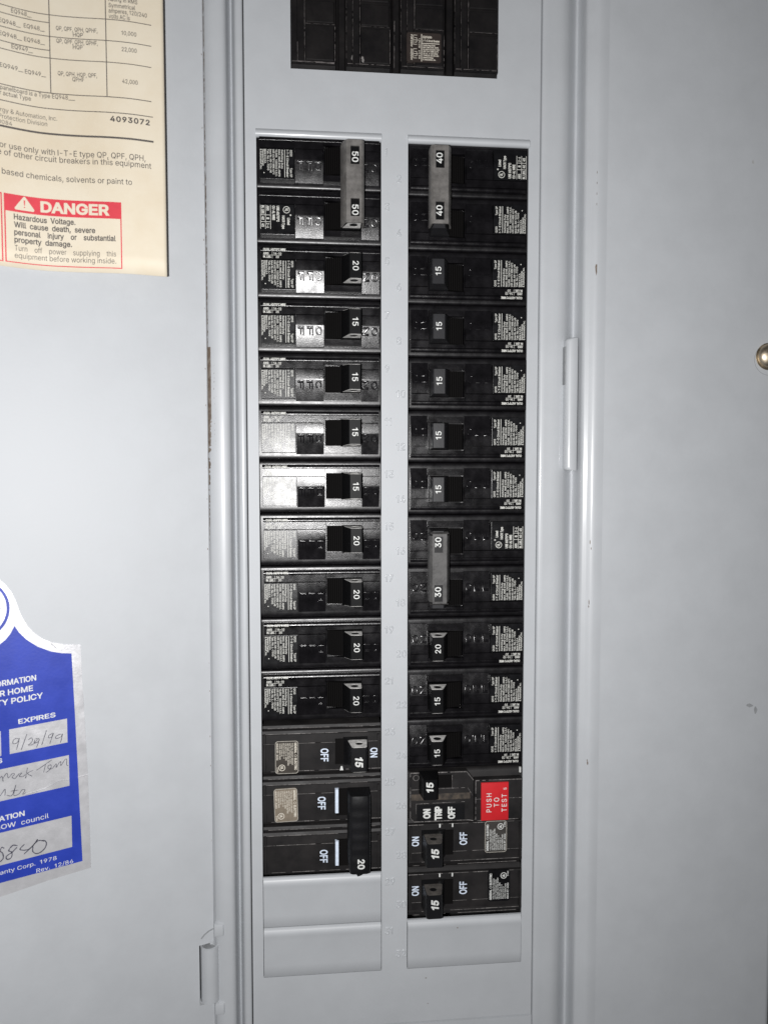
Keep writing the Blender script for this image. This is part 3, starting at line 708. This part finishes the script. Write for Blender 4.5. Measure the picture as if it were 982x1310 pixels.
M['p15'] = mesh_of('label_print', label_text('Q115', 1), INKL, 0, False); M['p20'] = mesh_of('label_print', label_text('Q120', 1), INKL, 0, False); M['p50'] = mesh_of('label_print', label_text('Q250', 1), INKL, 0, False)
M['strip'] = mesh_of('wire_print', strip_text('14-10'), INKL, 0, False)
def listed():
    b = MB(); z0 = 4.1
    b.ring(13.9, z0 - 1.9, 1.35, 1.6, H0, 24)
    b.text('UL', lambda u, v: (13.6 + v - u * .25, z0 - 1.2 - u, H0), 1.3, bold=.035, width=1.4)
    b.text('®', down(15.2, z0 - 3.9, H0), .9, bold=.02)
    b.text('Listed', down(14.3, z0 - 5.6, H0), 1.15, bold=.03, width=3.2); b.text('HACR Type', down(11.9, z0 - 4.6, H0), 1.15, bold=.03, width=6.1)
    b.text('USE 60/75°C', down(9.4, z0 - .2, H0), 1.15, bold=.035, width=7.3); b.text('CU-AL WIRE', down(7.4, z0 - .2, H0), 1.15, bold=.035, width=6.6)
    for x in (6.55, 4.2, 1.95): b.box(x - .1, x + .1, z0 - 10.9, z0, H0 - .04, H0)
    for z in (z0 - 4.5, z0 - 7.6): b.box(1.95, 6.55, z - .1, z + .1, H0 - .04, H0)
    b.text('AWG', down(4.75, z0 - .2, H0), 1.1, bold=.03, width=2.3); b.text('IN. LBS.', down(2.5, z0 - .2, H0), 1.1, bold=.03, width=4)
    b.text('8', down(4.75, z0 - 5.6, H0), 1.1, bold=.03); b.text('2-6', down(4.75, z0 - 8.2, H0), 1.1, bold=.02, width=2.2)
    b.text('40', down(2.5, z0 - 5.2, H0), 1.1, bold=.03, width=1.6); b.text('45', down(2.5, z0 - 8.4, H0), 1.1, bold=.03, width=1.6)
    return b
M['ul'] = mesh_of('label_print', listed(), INKL, 0, False)

def pole(root, num, print_key, strip=True, dz=0, ends=True):
    L0 = (0, dz, 0)
    link('case', M['case'], root, L0); link('front_block', M['front_block'], root, L0)
    lt = link('label_tile', M['label_tile'], root, L0); link('label_print', M[print_key], lt)
    if strip: link('wire_print', M['strip'], root, L0)
    t = link('off_tile', M['off_tile'], root, L0); link('off_letters', M['off_letters'], t)
    t = link('on_tile', M['on_tile'], root, L0); link('on_letters', M['on_letters'], t)
    link('switch_drum', M['switch_drum'], root, L0)
    t = link('toggle', M['toggle' if ends else 'toggle2'], root, L0)
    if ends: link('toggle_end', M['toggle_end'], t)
    if num: link('printed_number', M[num], t)
    return root
SINGLE = 'black breaker'
def spot(side, row):         # centre of a row's breaker; row may be fractional for two poles
    z = 203.2 - 25.4 * (row - .5) + (1.9 if side == 'L' else .7)
    return (0, z, 0) if side == 'L' else (129.9, z, 0)

def tie_bar(root, num, mat, ztop, zbot, round_=False, ink=INKW):
    """grey bar clipped over both toggles, open at the numbers"""
    x0, x1, hb, hf = 39.6, 48.9, 6.2, 13.4
    wz = [(12.7 - 5.6, 12.7 + 2.6), (-12.7 - 3.4, -12.7 + 4.6)] if not round_ else [(12.7 - 5.4, 12.7 + 2.5), (-12.7 - 3.0, -12.7 + 4.6)]
    b = MB(); b.plate([x0 + 1.9, 43.4, 47.4, x1 - .6], [zbot, wz[1][0], wz[1][1], wz[0][0], wz[0][1], ztop], lambda x, z: 43.4 < x < 47.4 and any(a < z < c for a, c in wz), hf - .8, hf)
    b.along_z([(x0 + 1.9, hf - .8), (x0 + 1.9, hf), (x0 + .3, hf - 2.6), (x0 - .6, hb), (x0 + .2, hb), (x0 + 1.0, hf - 2.8)], zbot + (.8 if round_ else 0), ztop - (.8 if round_ else 0))
    b.along_z([(x1 - .6, hf - .8), (x1 - .6, hf), (x1 + .3, hf - .5), (x1 + .7, hf - 1.4), (x1 + .8, hb), (x1, hb), (x1 - .2, hf - 1.2)], zbot + (.8 if round_ else 0), ztop - (.8 if round_ else 0))
    if round_:
        b.along_x([(ztop, hf - .8), (ztop, hf - .2), (ztop + .8, hf - 1.2), (ztop + 1.1, hf - 3), (ztop + 1.0, hb + 2), (ztop + .2, hb + 2), (ztop - .1, hf - 2)], x0 + .9, x1)
        b.along_x([(zbot, hf - .8), (zbot, hf - .2), (zbot - .8, hf - 1.2), (zbot - 1.1, hf - 3), (zbot - 1.0, hb + 2), (zbot - .2, hb + 2), (zbot + .1, hf - 2)], x0 + .9, x1)
    t = b.build('handle_tie', mat, root, 40)
    for zc in (12.7, -12.7):
        zc2 = zc - (1.5 if zc > 0 else -.2)
        b = MB(); b.box(43.2, 47.6, zc2 - 4.2, zc2 + 4.2, 12.0, 12.35); w = b.build('number_window', TOGG if not round_ else TOGR, t, 0)
        b = number(num, 44.2, zc2 - .4, 12.42, 2.7, 4.8, .016); b.build('printed_number', ink, w, 0, fix=False)
    return t

order = {3: 'third', 4: 'fourth', 5: 'fifth', 6: 'sixth', 7: 'seventh', 8: 'eighth', 9: 'ninth', 10: 'tenth', 11: 'eleventh', 12: 'twelfth'}
# --- two-pole 50 at the top left
r = thing('circuit_breaker', 'black double breaker marked 50 twice under one grey tie bar, top of left column', 'circuit breaker', spot('L', 1.5), False, 'black circuit breakers')
pole(r, None, 'p50', False, 12.7); pole(r, None, 'ul', False, -12.7); tie_bar(r, '50', TIEM, 18.0, -19.0)
r = thing('circuit_breaker', 'black double breaker marked 40 twice under one grey tie bar, top of right column', 'circuit breaker', spot('R', 1.5), True, 'black circuit breakers')
pole(r, None, 'p50', False, 12.7, False); pole(r, None, 'ul', False, -12.7, False); tie_bar(r, '40', TIEM, 17.0, -18.4)
r = thing('circuit_breaker', 'black double breaker marked 30 twice under a round-ended dark grey tie bar, right column', 'circuit breaker', spot('R', 8.5), True, 'black circuit breakers')
pole(r, None, 'p50', False, 12.7, False); pole(r, None, 'ul', False, -12.7, False); tie_bar(r, '30', TIE2, 16.2, -16.9, True)
# --- singles
protos = {}
def single(side, row, amp, label):
    key = (amp, side == 'R' and row < 8)
    if key not in protos:
        o = thing('circuit_breaker', label, 'circuit breaker', spot(side, row), side == 'R', 'black circuit breakers')
        pole(o, 'n%d' % amp, 'p%d' % amp, ends=not key[1]); protos[key] = o
    else:
        o = copy_tree(protos[key]); o.location = W(*spot(side, row)); o.rotation_euler = (0, PI if side == 'R' else 0, 0); o['label'] = label
    o.location.y += random.uniform(-.15, .15) * .001; o.location.x += random.uniform(-.35, .35) * .001
    return o
single('L', 3, 20, 'black breaker marked 20 directly below the double 50 breaker, left column')
words_ = {4: 'fourth slot from the top', 5: 'fifth slot from the top', 6: 'sixth slot from the top', 7: 'seventh slot, lowest of the four'}
for k in (4, 5, 6, 7): single('L', k, 15, 'black breaker marked 15 in the left column, ' + words_[k])
for k in (8, 9, 10, 11):
    single('L', k, 20, 'black breaker marked 20 in the left column, ' + {8: 'just below the run of 15s', 9: 'second below the 15s', 10: 'third below the 15s', 11: 'just above the OFF marked breaker'}[k])
for k in (3, 4, 5, 6, 7):
    single('R', k, 15, 'black breaker marked 15 in the right column, ' + {3: 'just below the double 40', 4: 'second below the double 40', 5: 'third below the double 40', 6: 'second above the double 30', 7: 'just above the double 30'}[k])
single('R', 10, 20, 'black breaker marked 20 directly below the double 30 breaker, right column')
single('R', 11, 15, 'black breaker marked 15 between the right column 20 and another 15')
single('R', 12, 15, 'black breaker marked 15 just above the red test button, right column')

# ================================================================== dusty breakers of the second make (left-hand pose)
b = MB()
gp = [(-12.6, -14), (-12.6, -4.5), (-12.3, -2.0), (-11.6, -1.3), (-10.2, -.9), (-10.0, .6), (-9.7, .9), (4.0, 1.5), (4.15, .95), (4.25, .95), (8.2, .8), (8.6, 1.4), (9.0, 1.45), (10.2, .9), (10.9, -.9), (11.2, -1.0), (12.1, -1.4), (12.5, -2.4), (12.55, -14)]
b.along_x(gp, .5, 58.0)
M['gcase'] = mesh_of('case', b, GEB, 25)
b = MB(); b.box(1.2, 2.2, -9.5, 9.2, .4, 1.9, .2); M['gend'] = mesh_of('end_rib', b, GEB)
b = MB(); b.box(56.2, 57.4, -9.5, 7.6, .4, 1.9, .2); M['gend2'] = mesh_of('end_rib', b, GEB)
b = MB()
for (x0, x1, z, h) in ((2, 57, 8.9, 1.47), (1, 58, 4.08, 1.49), (1, 58, -9.85, .85), (3, 56, 11.3, .18)):
    x = x0
    while x < x1:
        l = random.uniform(1.5, 7); w = random.uniform(.05, .14)
        if random.random() < .75: b.box(x, min(x1, x + l), z - w, z + w, h - .15, h + .05)
        x += l + random.uniform(0, .5)
M['gwear'] = mesh_of('worn_edge', b, EDGED, 0)
b = MB(); b.box(35.6, 44.5, -6.9, 5.6, .8, 1.62); M['gslot'] = mesh_of('toggle_slot', b, DRUM, 0)
GL = [(39.5, 1.0), (41.2, 4), (43.0, 13.0), (43.6, 13.6), (49.8, 13.6), (50.6, 13.0), (51.2, 4), (51.6, 1.0)]
b = MB(); b.along_z(GL, -6.3, 5.4); taper(b, .013, -.4, 13.6); M['gtoggle'] = mesh_of('toggle', b, TOGR, 25)
GEP = [(41.6, 5.0), (43.3, 12.8), (43.7, 13.4), (49.7, 13.4), (50.4, 12.8), (50.9, 5.0)]
GENDM = material('dull toggle end', (.075, .068, .062), .6, var=.3, vscale=400)
b = MB(); endring(b, 5.4, 5.55, GEP, 46.9, 9.2, 1.7, 1.5); endring(b, -6.3, -6.45, GEP, 46.9, 9.2, 1.7, 1.5); taper(b, .013, -.4, 13.6)
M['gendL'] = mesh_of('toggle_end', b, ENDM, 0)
b = MB(); endring(b, 5.4, 5.55, GEP, 46.9, 9.2, 1.7, 1.5); endring(b, -6.3, -6.45, GEP, 46.9, 9.2, 1.7, 1.5); taper(b, .013, -.4, 13.6); M['gendR'] = mesh_of('toggle_end', b, GENDM, 0)
b = MB(); b.text('OFF', down(28.7, -2.2, 1.42), 3.5, bold=.022, width=6.5, al='c'); M['gOFF'] = mesh_of('off_print', b, INKB, 0, False)
b = MB(); b.text('ON', down(53.0, -1.8, 1.42), 3.4, bold=.022, width=4.9, al='c'); M['gON'] = mesh_of('on_print', b, INKB, 0, False)
b = MB(); b.text('15', down(45.0, -1.2, 13.68), 3.3, bold=.035, width=4.9, al='c', shear=.18); M['g15'] = mesh_of('printed_number', b, INKW, 0, False)
b = MB(); b.face([b.v(x, z, 1.45) for x, z in ((38.4, -8.0), (39.1, -8.0), (39.6, -10.1), (37.9, -10.1))]); M['garrow'] = mesh_of('indicator_mark', b, INKW, 0)
b = MB(); b.box(35.6, 36.3, -8.4, -10.2, 1.2, 1.5); b.box(42.0, 42.7, -8.4, -10.2, 1.2, 1.5); M['gticks'] = mesh_of('indicator_mark', b, INKW, 0)
def rrect(x0, x1, z0, z1, r, n=5):
    P = []
    for cx, cz, a in ((x1 - r, z1 - r, 0), (x0 + r, z1 - r, PI / 2), (x0 + r, z0 + r, PI), (x1 - r, z0 + r, 1.5 * PI)):
        P += [(cx + r * math.cos(a + PI / 2 * k / n), cz + r * math.sin(a + PI / 2 * k / n)) for k in range(n + 1)]
    return P
def ge_tag(root, x, z, w, l, mat, ink, rot=0, rim=True, logo='GE'):
    e = root
    b = MB(); c, s = math.cos(rot), math.sin(rot)
    def mp(x_, z_, h_): return W(x + x_ * c - z_ * s, z + x_ * s + z_ * c, h_)
    b.mp = mp; hh = 1.72
    b.poly(rrect(-w / 2, w / 2, -l / 2, l / 2, 1.4), 1.0, hh); t = b.build('rating_tag', mat, root, 0)
    if rim:
        b = MB(mp); o = rrect(-w / 2, w / 2, -l / 2, l / 2, 1.4); i_ = rrect(-w / 2 + .28, w / 2 - .28, -l / 2 + .28, l / 2 - .28, 1.2)
        A = [(b.v(*p, hh + .02), b.v(*q_, hh + .02)) for p, q_ in zip(o, i_)]
        for k in range(len(A)): b.face([A[k][0], A[(k + 1) % len(A)][0], A[(k + 1) % len(A)][1], A[k][1]])
        b.build('tag_rim', RIM, t, 0)
    b = MB(mp); z0 = l / 2 - .9; H_ = hh + .04
    b.text('GENERAL', down(w / 2 - 1.9, z0, H_), 1.05, bold=.035, width=5.3, res=1); b.ring(w / 2 - 1.4, z0 - 6.5, .45, .62, H_, 12); b.text('ELECTRIC', down(w / 2 - 1.9, z0 - 7.6, H_), 1.05, bold=.035, width=6, res=1)
    for k, (body, fw) in enumerate((('TYPE TQL CIRCUIT BREAKER', .78), ('40°C 120/240 VAC', .74), ('AIR COND. HEATING REFRIG', .80), ('USE WITH CU-AL WIRE', .62), ('60/75°C AWG 14-8', .54), ('TORQUE 36 IN-LB', .46), ('10000 AMPS RMS', .58))):
        b.text(body, down(w / 2 - 3.3 - k * (w - 4.2) / 7, z0 - .2, H_), .72, bold=.012, width=(l - 2.4) * fw, res=1)
    b.text('ISSUE RT-3456', down(-w / 2 + .7, z0 - .2, H_), .7, bold=.03, width=(l - 2.4) * .6, res=1); b.text('E-11592', down(-w / 2 + .7, z0 - l * .75, H_), .7, bold=.03, width=2.4, res=1)
    b.ring(-w / 2 + 3.2, -l / 2 + 3.0, 1.3, 1.62, H_, 20); b.text('UL', lambda u, v: (-w / 2 + 2.7 + v, -l / 2 + 3.8 - u, H_), 1.1, bold=.05, width=1.6)
    b.build('tag_print', ink, t, 0, fix=False)
    return t
def ge_single(side, row, label, tagmat, ink, rim, dz=0, rs=0, marks='garrow', tx=12.2, endk='gendL'):
    x, z, h = spot(side, row); z += (-.2 - 1.9 if side == 'L' else -.2) + dz
    o = thing('circuit_breaker', label, 'circuit breaker', (x + rs, z, h), side == 'R', 'black circuit breakers')
    link('case', M['gcase'], o); link('end_rib', M['gend'], o); link('end_rib', M['gend2'], o)
    link('worn_edge', M['gwear'], o); link('toggle_slot', M['gslot'], o)
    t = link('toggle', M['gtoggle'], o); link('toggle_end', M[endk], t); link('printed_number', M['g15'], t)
    link('off_print', M['gOFF'], o); link('on_print', M['gON'], o); link('indicator_mark', M[marks], o)
    ge_tag(o, tx, -2.6, 11.2, 16.2, tagmat, ink, 0, rim)
    return o
ge_single('L', 12, 'dusty black breaker marked 15 with OFF painted beside it, left column', TAGK, TAGP, True)
ge_single('R', 14, 'dusty black breaker marked 15 with a silver rimmed tag, below the red test button', TAGG, INKW, True, .6, 0, 'gticks', 14.0, 'gendR')
ge_single('R', 15, 'dusty black breaker marked 15 at the very bottom of the right column', LABELK, INKW, False, .6, 0, 'gticks', 12.2, 'gendR')
# double one at the bottom of the left column
x, z, h = spot('L', 13.5)
r = thing('circuit_breaker', 'dusty black double breaker with a thick black taped handle marked 20, bottom of left column', 'circuit breaker', (x, z - 1.9, h), False, 'black circuit breakers')
for dz in (12.7, -12.7):
    link('case', M['gcase'], r, (0, dz, 0)); link('end_rib', M['gend'], r, (0, dz, 0)); link('end_rib', M['gend2'], r, (0, dz, 0)); link('worn_edge', M['gwear'], r, (0, dz, 0))
    link('off_print', M['gOFF'], r, (-1.5 if dz > 0 else -.6, dz + (1.2 if dz > 0 else -.2), 0))
    b = MB(); b.box(36.2, 42.5, dz - 7.4, dz + 5.8, .8, 1.62); b.build('toggle_slot', DRUM, r, 0)
    b = MB(); b.box(35.4, 37.3, dz - 7.0 + (1 if dz > 0 else 0), dz + 5.6 + (.6 if dz > 0 else 0), 1.0, 2.6, .2); b.build('white_indicator', INKB, r, 0)
ge_tag(r, 11.6, 12.7 - 1.2, 11.4, 16.6, TAGT, TAGP, .03, True)
b = MB(); TP = [(41.3, 3), (41.6, 8), (41.9, 12.4), (42.4, 13.6), (43.6, 14.15), (47.0, 14.3), (50.6, 14.15), (51.7, 13.5), (52.1, 12), (52.3, 8), (52.4, 3)]
n_ = 26; rows = []
for k in range(n_ + 1):
    zc = -18.3 + 38.0 * k / n_ ; e = min(k, n_ - k); sq = (.955, .985, .995)[e] if e < 3 else 1 + .010 * math.sin(k * 1.7)
    rows.append([b.v(47 + (x - 47) * sq, zc, h_ * (sq if h_ > 4 else 1)) for x, h_ in TP])
for a, c in zip(rows, rows[1:]):
    for i in range(len(TP) - 1): b.face([a[i], a[i + 1], c[i + 1], c[i]])
b.face(rows[0]); b.face(rows[-1][::-1]); th_ = b.build('taped_handle', TAPE, r, 50)
b = MB(); b.text('20', down(46.0, -13.0, 14.4), 3.0, bold=.03, width=4.9, al='c'); b.build('printed_number', INKW, th_, 0, fix=False)
b = MB(); b.poly([(44.5, -17.6), (49.5, -18.0), (47.2, -19.6), (46.0, -20.0)], 9, 12.5); b.build('tape_tail', TAPE, th_, 0)

# ================================================================== breaker with the red test button (right column, slot 13)
x, z, h = spot('R', 13)
r = thing('circuit_breaker', 'black breaker with a red push to test sticker and ON TRIP OFF lettering', 'circuit breaker', (71.3, z - .3, 0), False, 'black circuit breakers')
zc = 0
MB().along_x([(-12.5, -14), (-12.5, -2.5), (-12, -1.4), (-10.6, -.6), (10.6, -.6), (12, -1.4), (12.5, -2.5), (12.5, -14)], .4, 58.2).build('case', GEB, r, 40)
fx = lambda px: (px / 6.1375 + 515 - 521.3) / 2.52
fz = lambda py: 13.2 - (py / 6.1375) / 2.50 + .6
outl = [(.9, 12.9), (29.6, 12.7), (33.0, 8.1), (33.0, -12.9), (30.6, -12.4), (3.0, -12.3), (.9, -10)]
b = MB(); b.poly(outl, -1, 3.2, .5); fb = b.build('front_block', GEB, r, 40)
b = MB(); b.poly([(33.4, 8.1), (57.3, 8.1), (57.3, -12.6), (34.4, -13.0), (33.4, -12.4)], -1, 3.6, .5); b.build('button_block', GEB, r, 40)
b = MB()
def wear(P, w, h, dens=.8):
    for (a, c), (d, e) in zip(P, P[1:]):
        n = max(1, int(math.hypot(d - a, e - c) / 1.6))
        for k in range(n):
            if random.random() > dens: continue
            t0, t1 = k / n, min(1, (k + random.uniform(.9, 1.25)) / n); ww = w * random.uniform(.5, 1.2)
            b.ribbon([(a + (d - a) * t0, c + (e - c) * t0), (a + (d - a) * t1, c + (e - c) * t1)], ww, h)
wear([(1.2, 12.6), (29.3, 12.4), (32.7, 8.0)], .40, 3.26, .95); wear([(3.0, -12.0), (30.4, -12.1), (32.6, -12.6)], .36, 3.26, .9); wear([(1.2, 12.4), (1.2, -10), (3.0, -12.0)], .25, 3.26, .7)
wear([(33.8, 7.8), (57, 7.8)], .36, 3.66, .95); wear([(34.6, -12.6), (57, -12.3)], .3, 3.66, .9); wear([(33.8, 7.6), (33.8, -12.0)], .25, 3.66, .7); wear([(34.0, -1.6), (57, -1.6)], .2, 3.68, .9)
wear([(1.6, 4.2), (29.8, 4.4), (32.3, .2)], .2, 3.3, .8); wear([(4.0, -3.0), (28.3, -2.7)], .2, 3.3, .8); wear([(4.0, -3.0), (4.0, -11.5)], .16, 3.3, .7); wear([(22, 4.6), (22, 11)], .16, 3.3, .9)
b.build('worn_edges', EDGED, r, 0, fix=False, kind='stuff')
b = MB(); b.box(1.4, 31.3, -1.6, 2.0, 3.0, 3.28, .3); b.build('dusty_ledge', DUST, r, 0)
b = MB(); b.box(4.4, 28.6, -12.0, -3.4, 3.0, 3.3, .2); b.box(5.6, 27.6, -11.7, -4.2, 3.2, 3.5, .15); pn = b.build('lettered_panel', TOGR, r, 0)
b = MB()
for body, x_, w_ in (('ON', 10.9, 4.9), ('TRIP', 16.6, 7.0), ('OFF', 23.2, 6.2)): b.text(body, up(x_, -8.0, 3.56), 3.1, bold=.045, width=w_, al='c')
b.build('white_print', INKW, pn, 0, fix=False)
b = MB(); b.box(14.0, 21.8, 4.9, 11.3, 3.1, 3.34); b.build('toggle_slot', DRUM, r, 0)
b = MB(); b.along_z([(5.4, 3), (6.4, 12.5), (6.9, 13.0), (12.4, 13.0), (13.2, 12.5), (15.0, 3)], 3.2, 13.0); taper(b, .012, 8.1, 13); t = b.build('toggle', TOGG, r, 25)
b = MB(); b.text('15', up(10.9, 9.2, 13.1), 3.1, bold=.03, width=5.0, al='c', shear=.12); b.build('printed_number', INKW, t, 0, fix=False)
b = MB(); b.box(36.4, 50.4, -12.6, 6.7, 3.6, 4.3, .15, .25); rs_ = b.build('test_button', REDS, r, 35)
b = MB(); H_ = 4.36
for body, x_, w_, z0 in (('PUSH', 41.6, 9.6, -8.2), ('TO', 45.4, 4.7, -5.6), ('TEST', 49.3, 9.0, -8.2)): b.text(body, up(x_, z0, H_), 2.5, bold=.008, width=w_, ls=1.3)
b.text('5', up(49.2, 3.0, H_), 1.5, bold=.01); b.build('white_print', INKW, rs_, 0, fix=False)
b = MB(); b.box(56.6, 57.6, 9.8, 12.6, 0, .9, .2); b.build('paper_scrap', INKW, r, 0)
for (xx, zz) in ((4.0, 10.2),): 
    b = MB(); b.ring(xx, zz, 1.3, 1.5, 3.3, 16); b.build('moulded_ring', EDGED, r, 0)

# ================================================================== main breaker at the top
r = thing('main_breaker', 'large black four pole main breaker with a small wiring label, top of the panel', 'main breaker', (0, 0, 0))
MB().along_x([(233.0, -14), (233.0, -5), (236.6, -4), (237.0, -3), (300, -3), (300, -14)], 15.2, 115).build('case', MAINB, r, 0)
b = MB()
for k in range(4):
    x0 = 16.6 + 25.55 * k
    # side rail, wide tile column, deep gap
    b.along_z([(x0, -3.5), (x0, .2), (x0 + .3, .5), (x0 + 2.6, .6), (x0 + 2.9, 1.5), (x0 + 5.7, 1.7), (x0 + 6.2, 2.3), (x0 + 20.2, 2.3), (x0 + 20.7, 1.9), (x0 + 20.9, -3.5)], 236.4, 300)
    b.along_z([(x0 + 21.6, -3.5), (x0 + 21.8, -.6), (x0 + 22.3, -.3), (x0 + 24.6, -.3), (x0 + 25.0, -.7), (x0 + 25.1, -3.5)], 235.4, 300)
    b.along_x([(233.6, -2.1), (236.4, .9), (236.4, -1)], x0, x0 + 20.4)
b.build('pole_ribs', MAINB, r, 30)
for k in range(4):
    x0 = 16.6 + 25.55 * k + 6.3
    for z0, z1 in ((237.2, 253.6), (254.1, 264.5), (265, 300)):
        MB().box(x0, x0 + 13.8, z0 - .2 * k, z1 - .2 * k, 1.8, 3.1, .5, .25).build('pole_tile', MAINB, r, 0)
b = MB()
def wear(P, w, h, dens=.8):
    for (a, c), (d, e) in zip(P, P[1:]):
        n = max(2, int(math.hypot(d - a, e - c) / 1.2)); Q = []
        for k in range(n + 1):
            t = k / n
            if random.random() > dens ** .35 and len(Q) > 1: b.ribbon(Q, w * random.uniform(.6, 1), h, .5); Q = []
            Q.append((a + (d - a) * t + random.uniform(-.04, .04), c + (e - c) * t + random.uniform(-.04, .04)))
        if len(Q) > 1: b.ribbon(Q, w, h, .5)
for k in range(4):
    x0 = 16.6 + 25.55 * k
    wear([(x0 + 6.2, 236.6), (x0 + 6.2, 270)], .18, 2.75, .75 if k != 3 else .5); wear([(x0 + 20.2, 237.6), (x0 + 20.2, 253)], .2, 2.75, .6)
    wear([(x0 + .4, 236.9), (x0 + 20, 236.9)], .25, 2.75, .7 if k < 3 else .45); wear([(x0 + 6.6, 253.8), (x0 + 20, 253.8)], .12, 3.12, .5)
    if k: wear([(x0 + 2.9, 236.6), (x0 + 2.9, 270)], .12, 1.85, .7); wear([(x0 - .0, 240), (x0 - .0, 270)], .1, 1.1, .5)
wear([(16.9, 236.8), (36.5, 236.6)], .5, 2.8, .9); wear([(19.5, 237), (19.5, 246)], .2, 1.9, .8); wear([(17.5, 234.6), (60, 234.4)], .5, -.9, .5)
wear([(64.5, 236.6), (64.6, 258)], .3, 1.5, .4)
b.build('worn_edges', EDGEM, r, 0, fix=False, kind='stuff')
b = MB(); blob(b, 0, 44.9, 240.8, .75, .6, 1.7, 14, .5); blob(b, 0, 49.6, 238.6, 3.14, .8, 2.2, 14, .55); b.build('grey_smear', EDGED, r, 0)
b = MB(); tgx0, tgx1, tgz0, tgz1 = 70.2, 86.4, 238.8, 252.2
b.poly(rrect(tgx0, tgx1, tgz0, tgz1, 1.0), 1.9, 3.3); tg = b.build('wiring_label', material('brown black label', (.030, .022, .019), .5, var=.2, vscale=300), r, 0)
b = MB(); H_ = 3.36
b.box(77.0, 77.35, 239.2, 251.6, H_ - .03, H_); b.box(77.4, 85.6, 247.3, 247.6, H_ - .03, H_)
b.text('EQ9684', flat(77.8, 249.8, H_), 1.0, bold=.03, width=4.2, res=1); b.text('I-T-E Circuit Breaker', flat(77.8, 248.2, H_), .9, bold=.03, width=7.9, res=1)
for k, (t_, w_) in enumerate((('Switching Duty', 5.9), ('MAX. RMS SYM. AMPS', 7.4), ('22,000 120/240 VAC', 7.8), ('USE 75°C WIRE 40°C', 7.4), ('CU-AL  4-250 MCM', 7.0), ('TORQUE 250 IN LBS', 7.5), ('Siemens Energy', 5.0), ('& Automation, Inc.', 6.2))):
    b.text(t_, flat(77.8, 246.3 - k * .93, H_), .62, bold=.03, width=w_, res=1)
b.text('FOR 240V', down(72.1, 251.2, H_), .75, bold=.03, width=5.6, res=1); b.text('240/120V', down(72.1, 244.8, H_), .75, bold=.03, width=5.2, res=1)
b.text('1 PH 2W', down(75.8, 249.6, H_), .7, bold=.02, width=4.4, res=1); b.text('2 P 3W', down(75.8, 244.2, H_), .7, bold=.02, width=4, res=1)
for zc in (248.8, 242.6):
    for P in ([(73.3, zc + 2.2), (75.0, zc + 2.2)], [(73.3, zc - 2.0), (75.0, zc - 2.0)], [(73.3, zc + 2.2), (73.3, zc - 2.0)], [(72.8, zc), (75.6, zc)], [(73.8, zc + 1), (74.9, zc + 1)], [(73.8, zc - 1), (74.9, zc - 1)], [(74.9, zc + 1), (74.9, zc - 1)]): b.ribbon(P, .2, H_)
b.build('label_print', TAGP, tg, 0, fix=False)

bpy.data.objects.remove(_to); bpy.data.curves.remove(_tc)
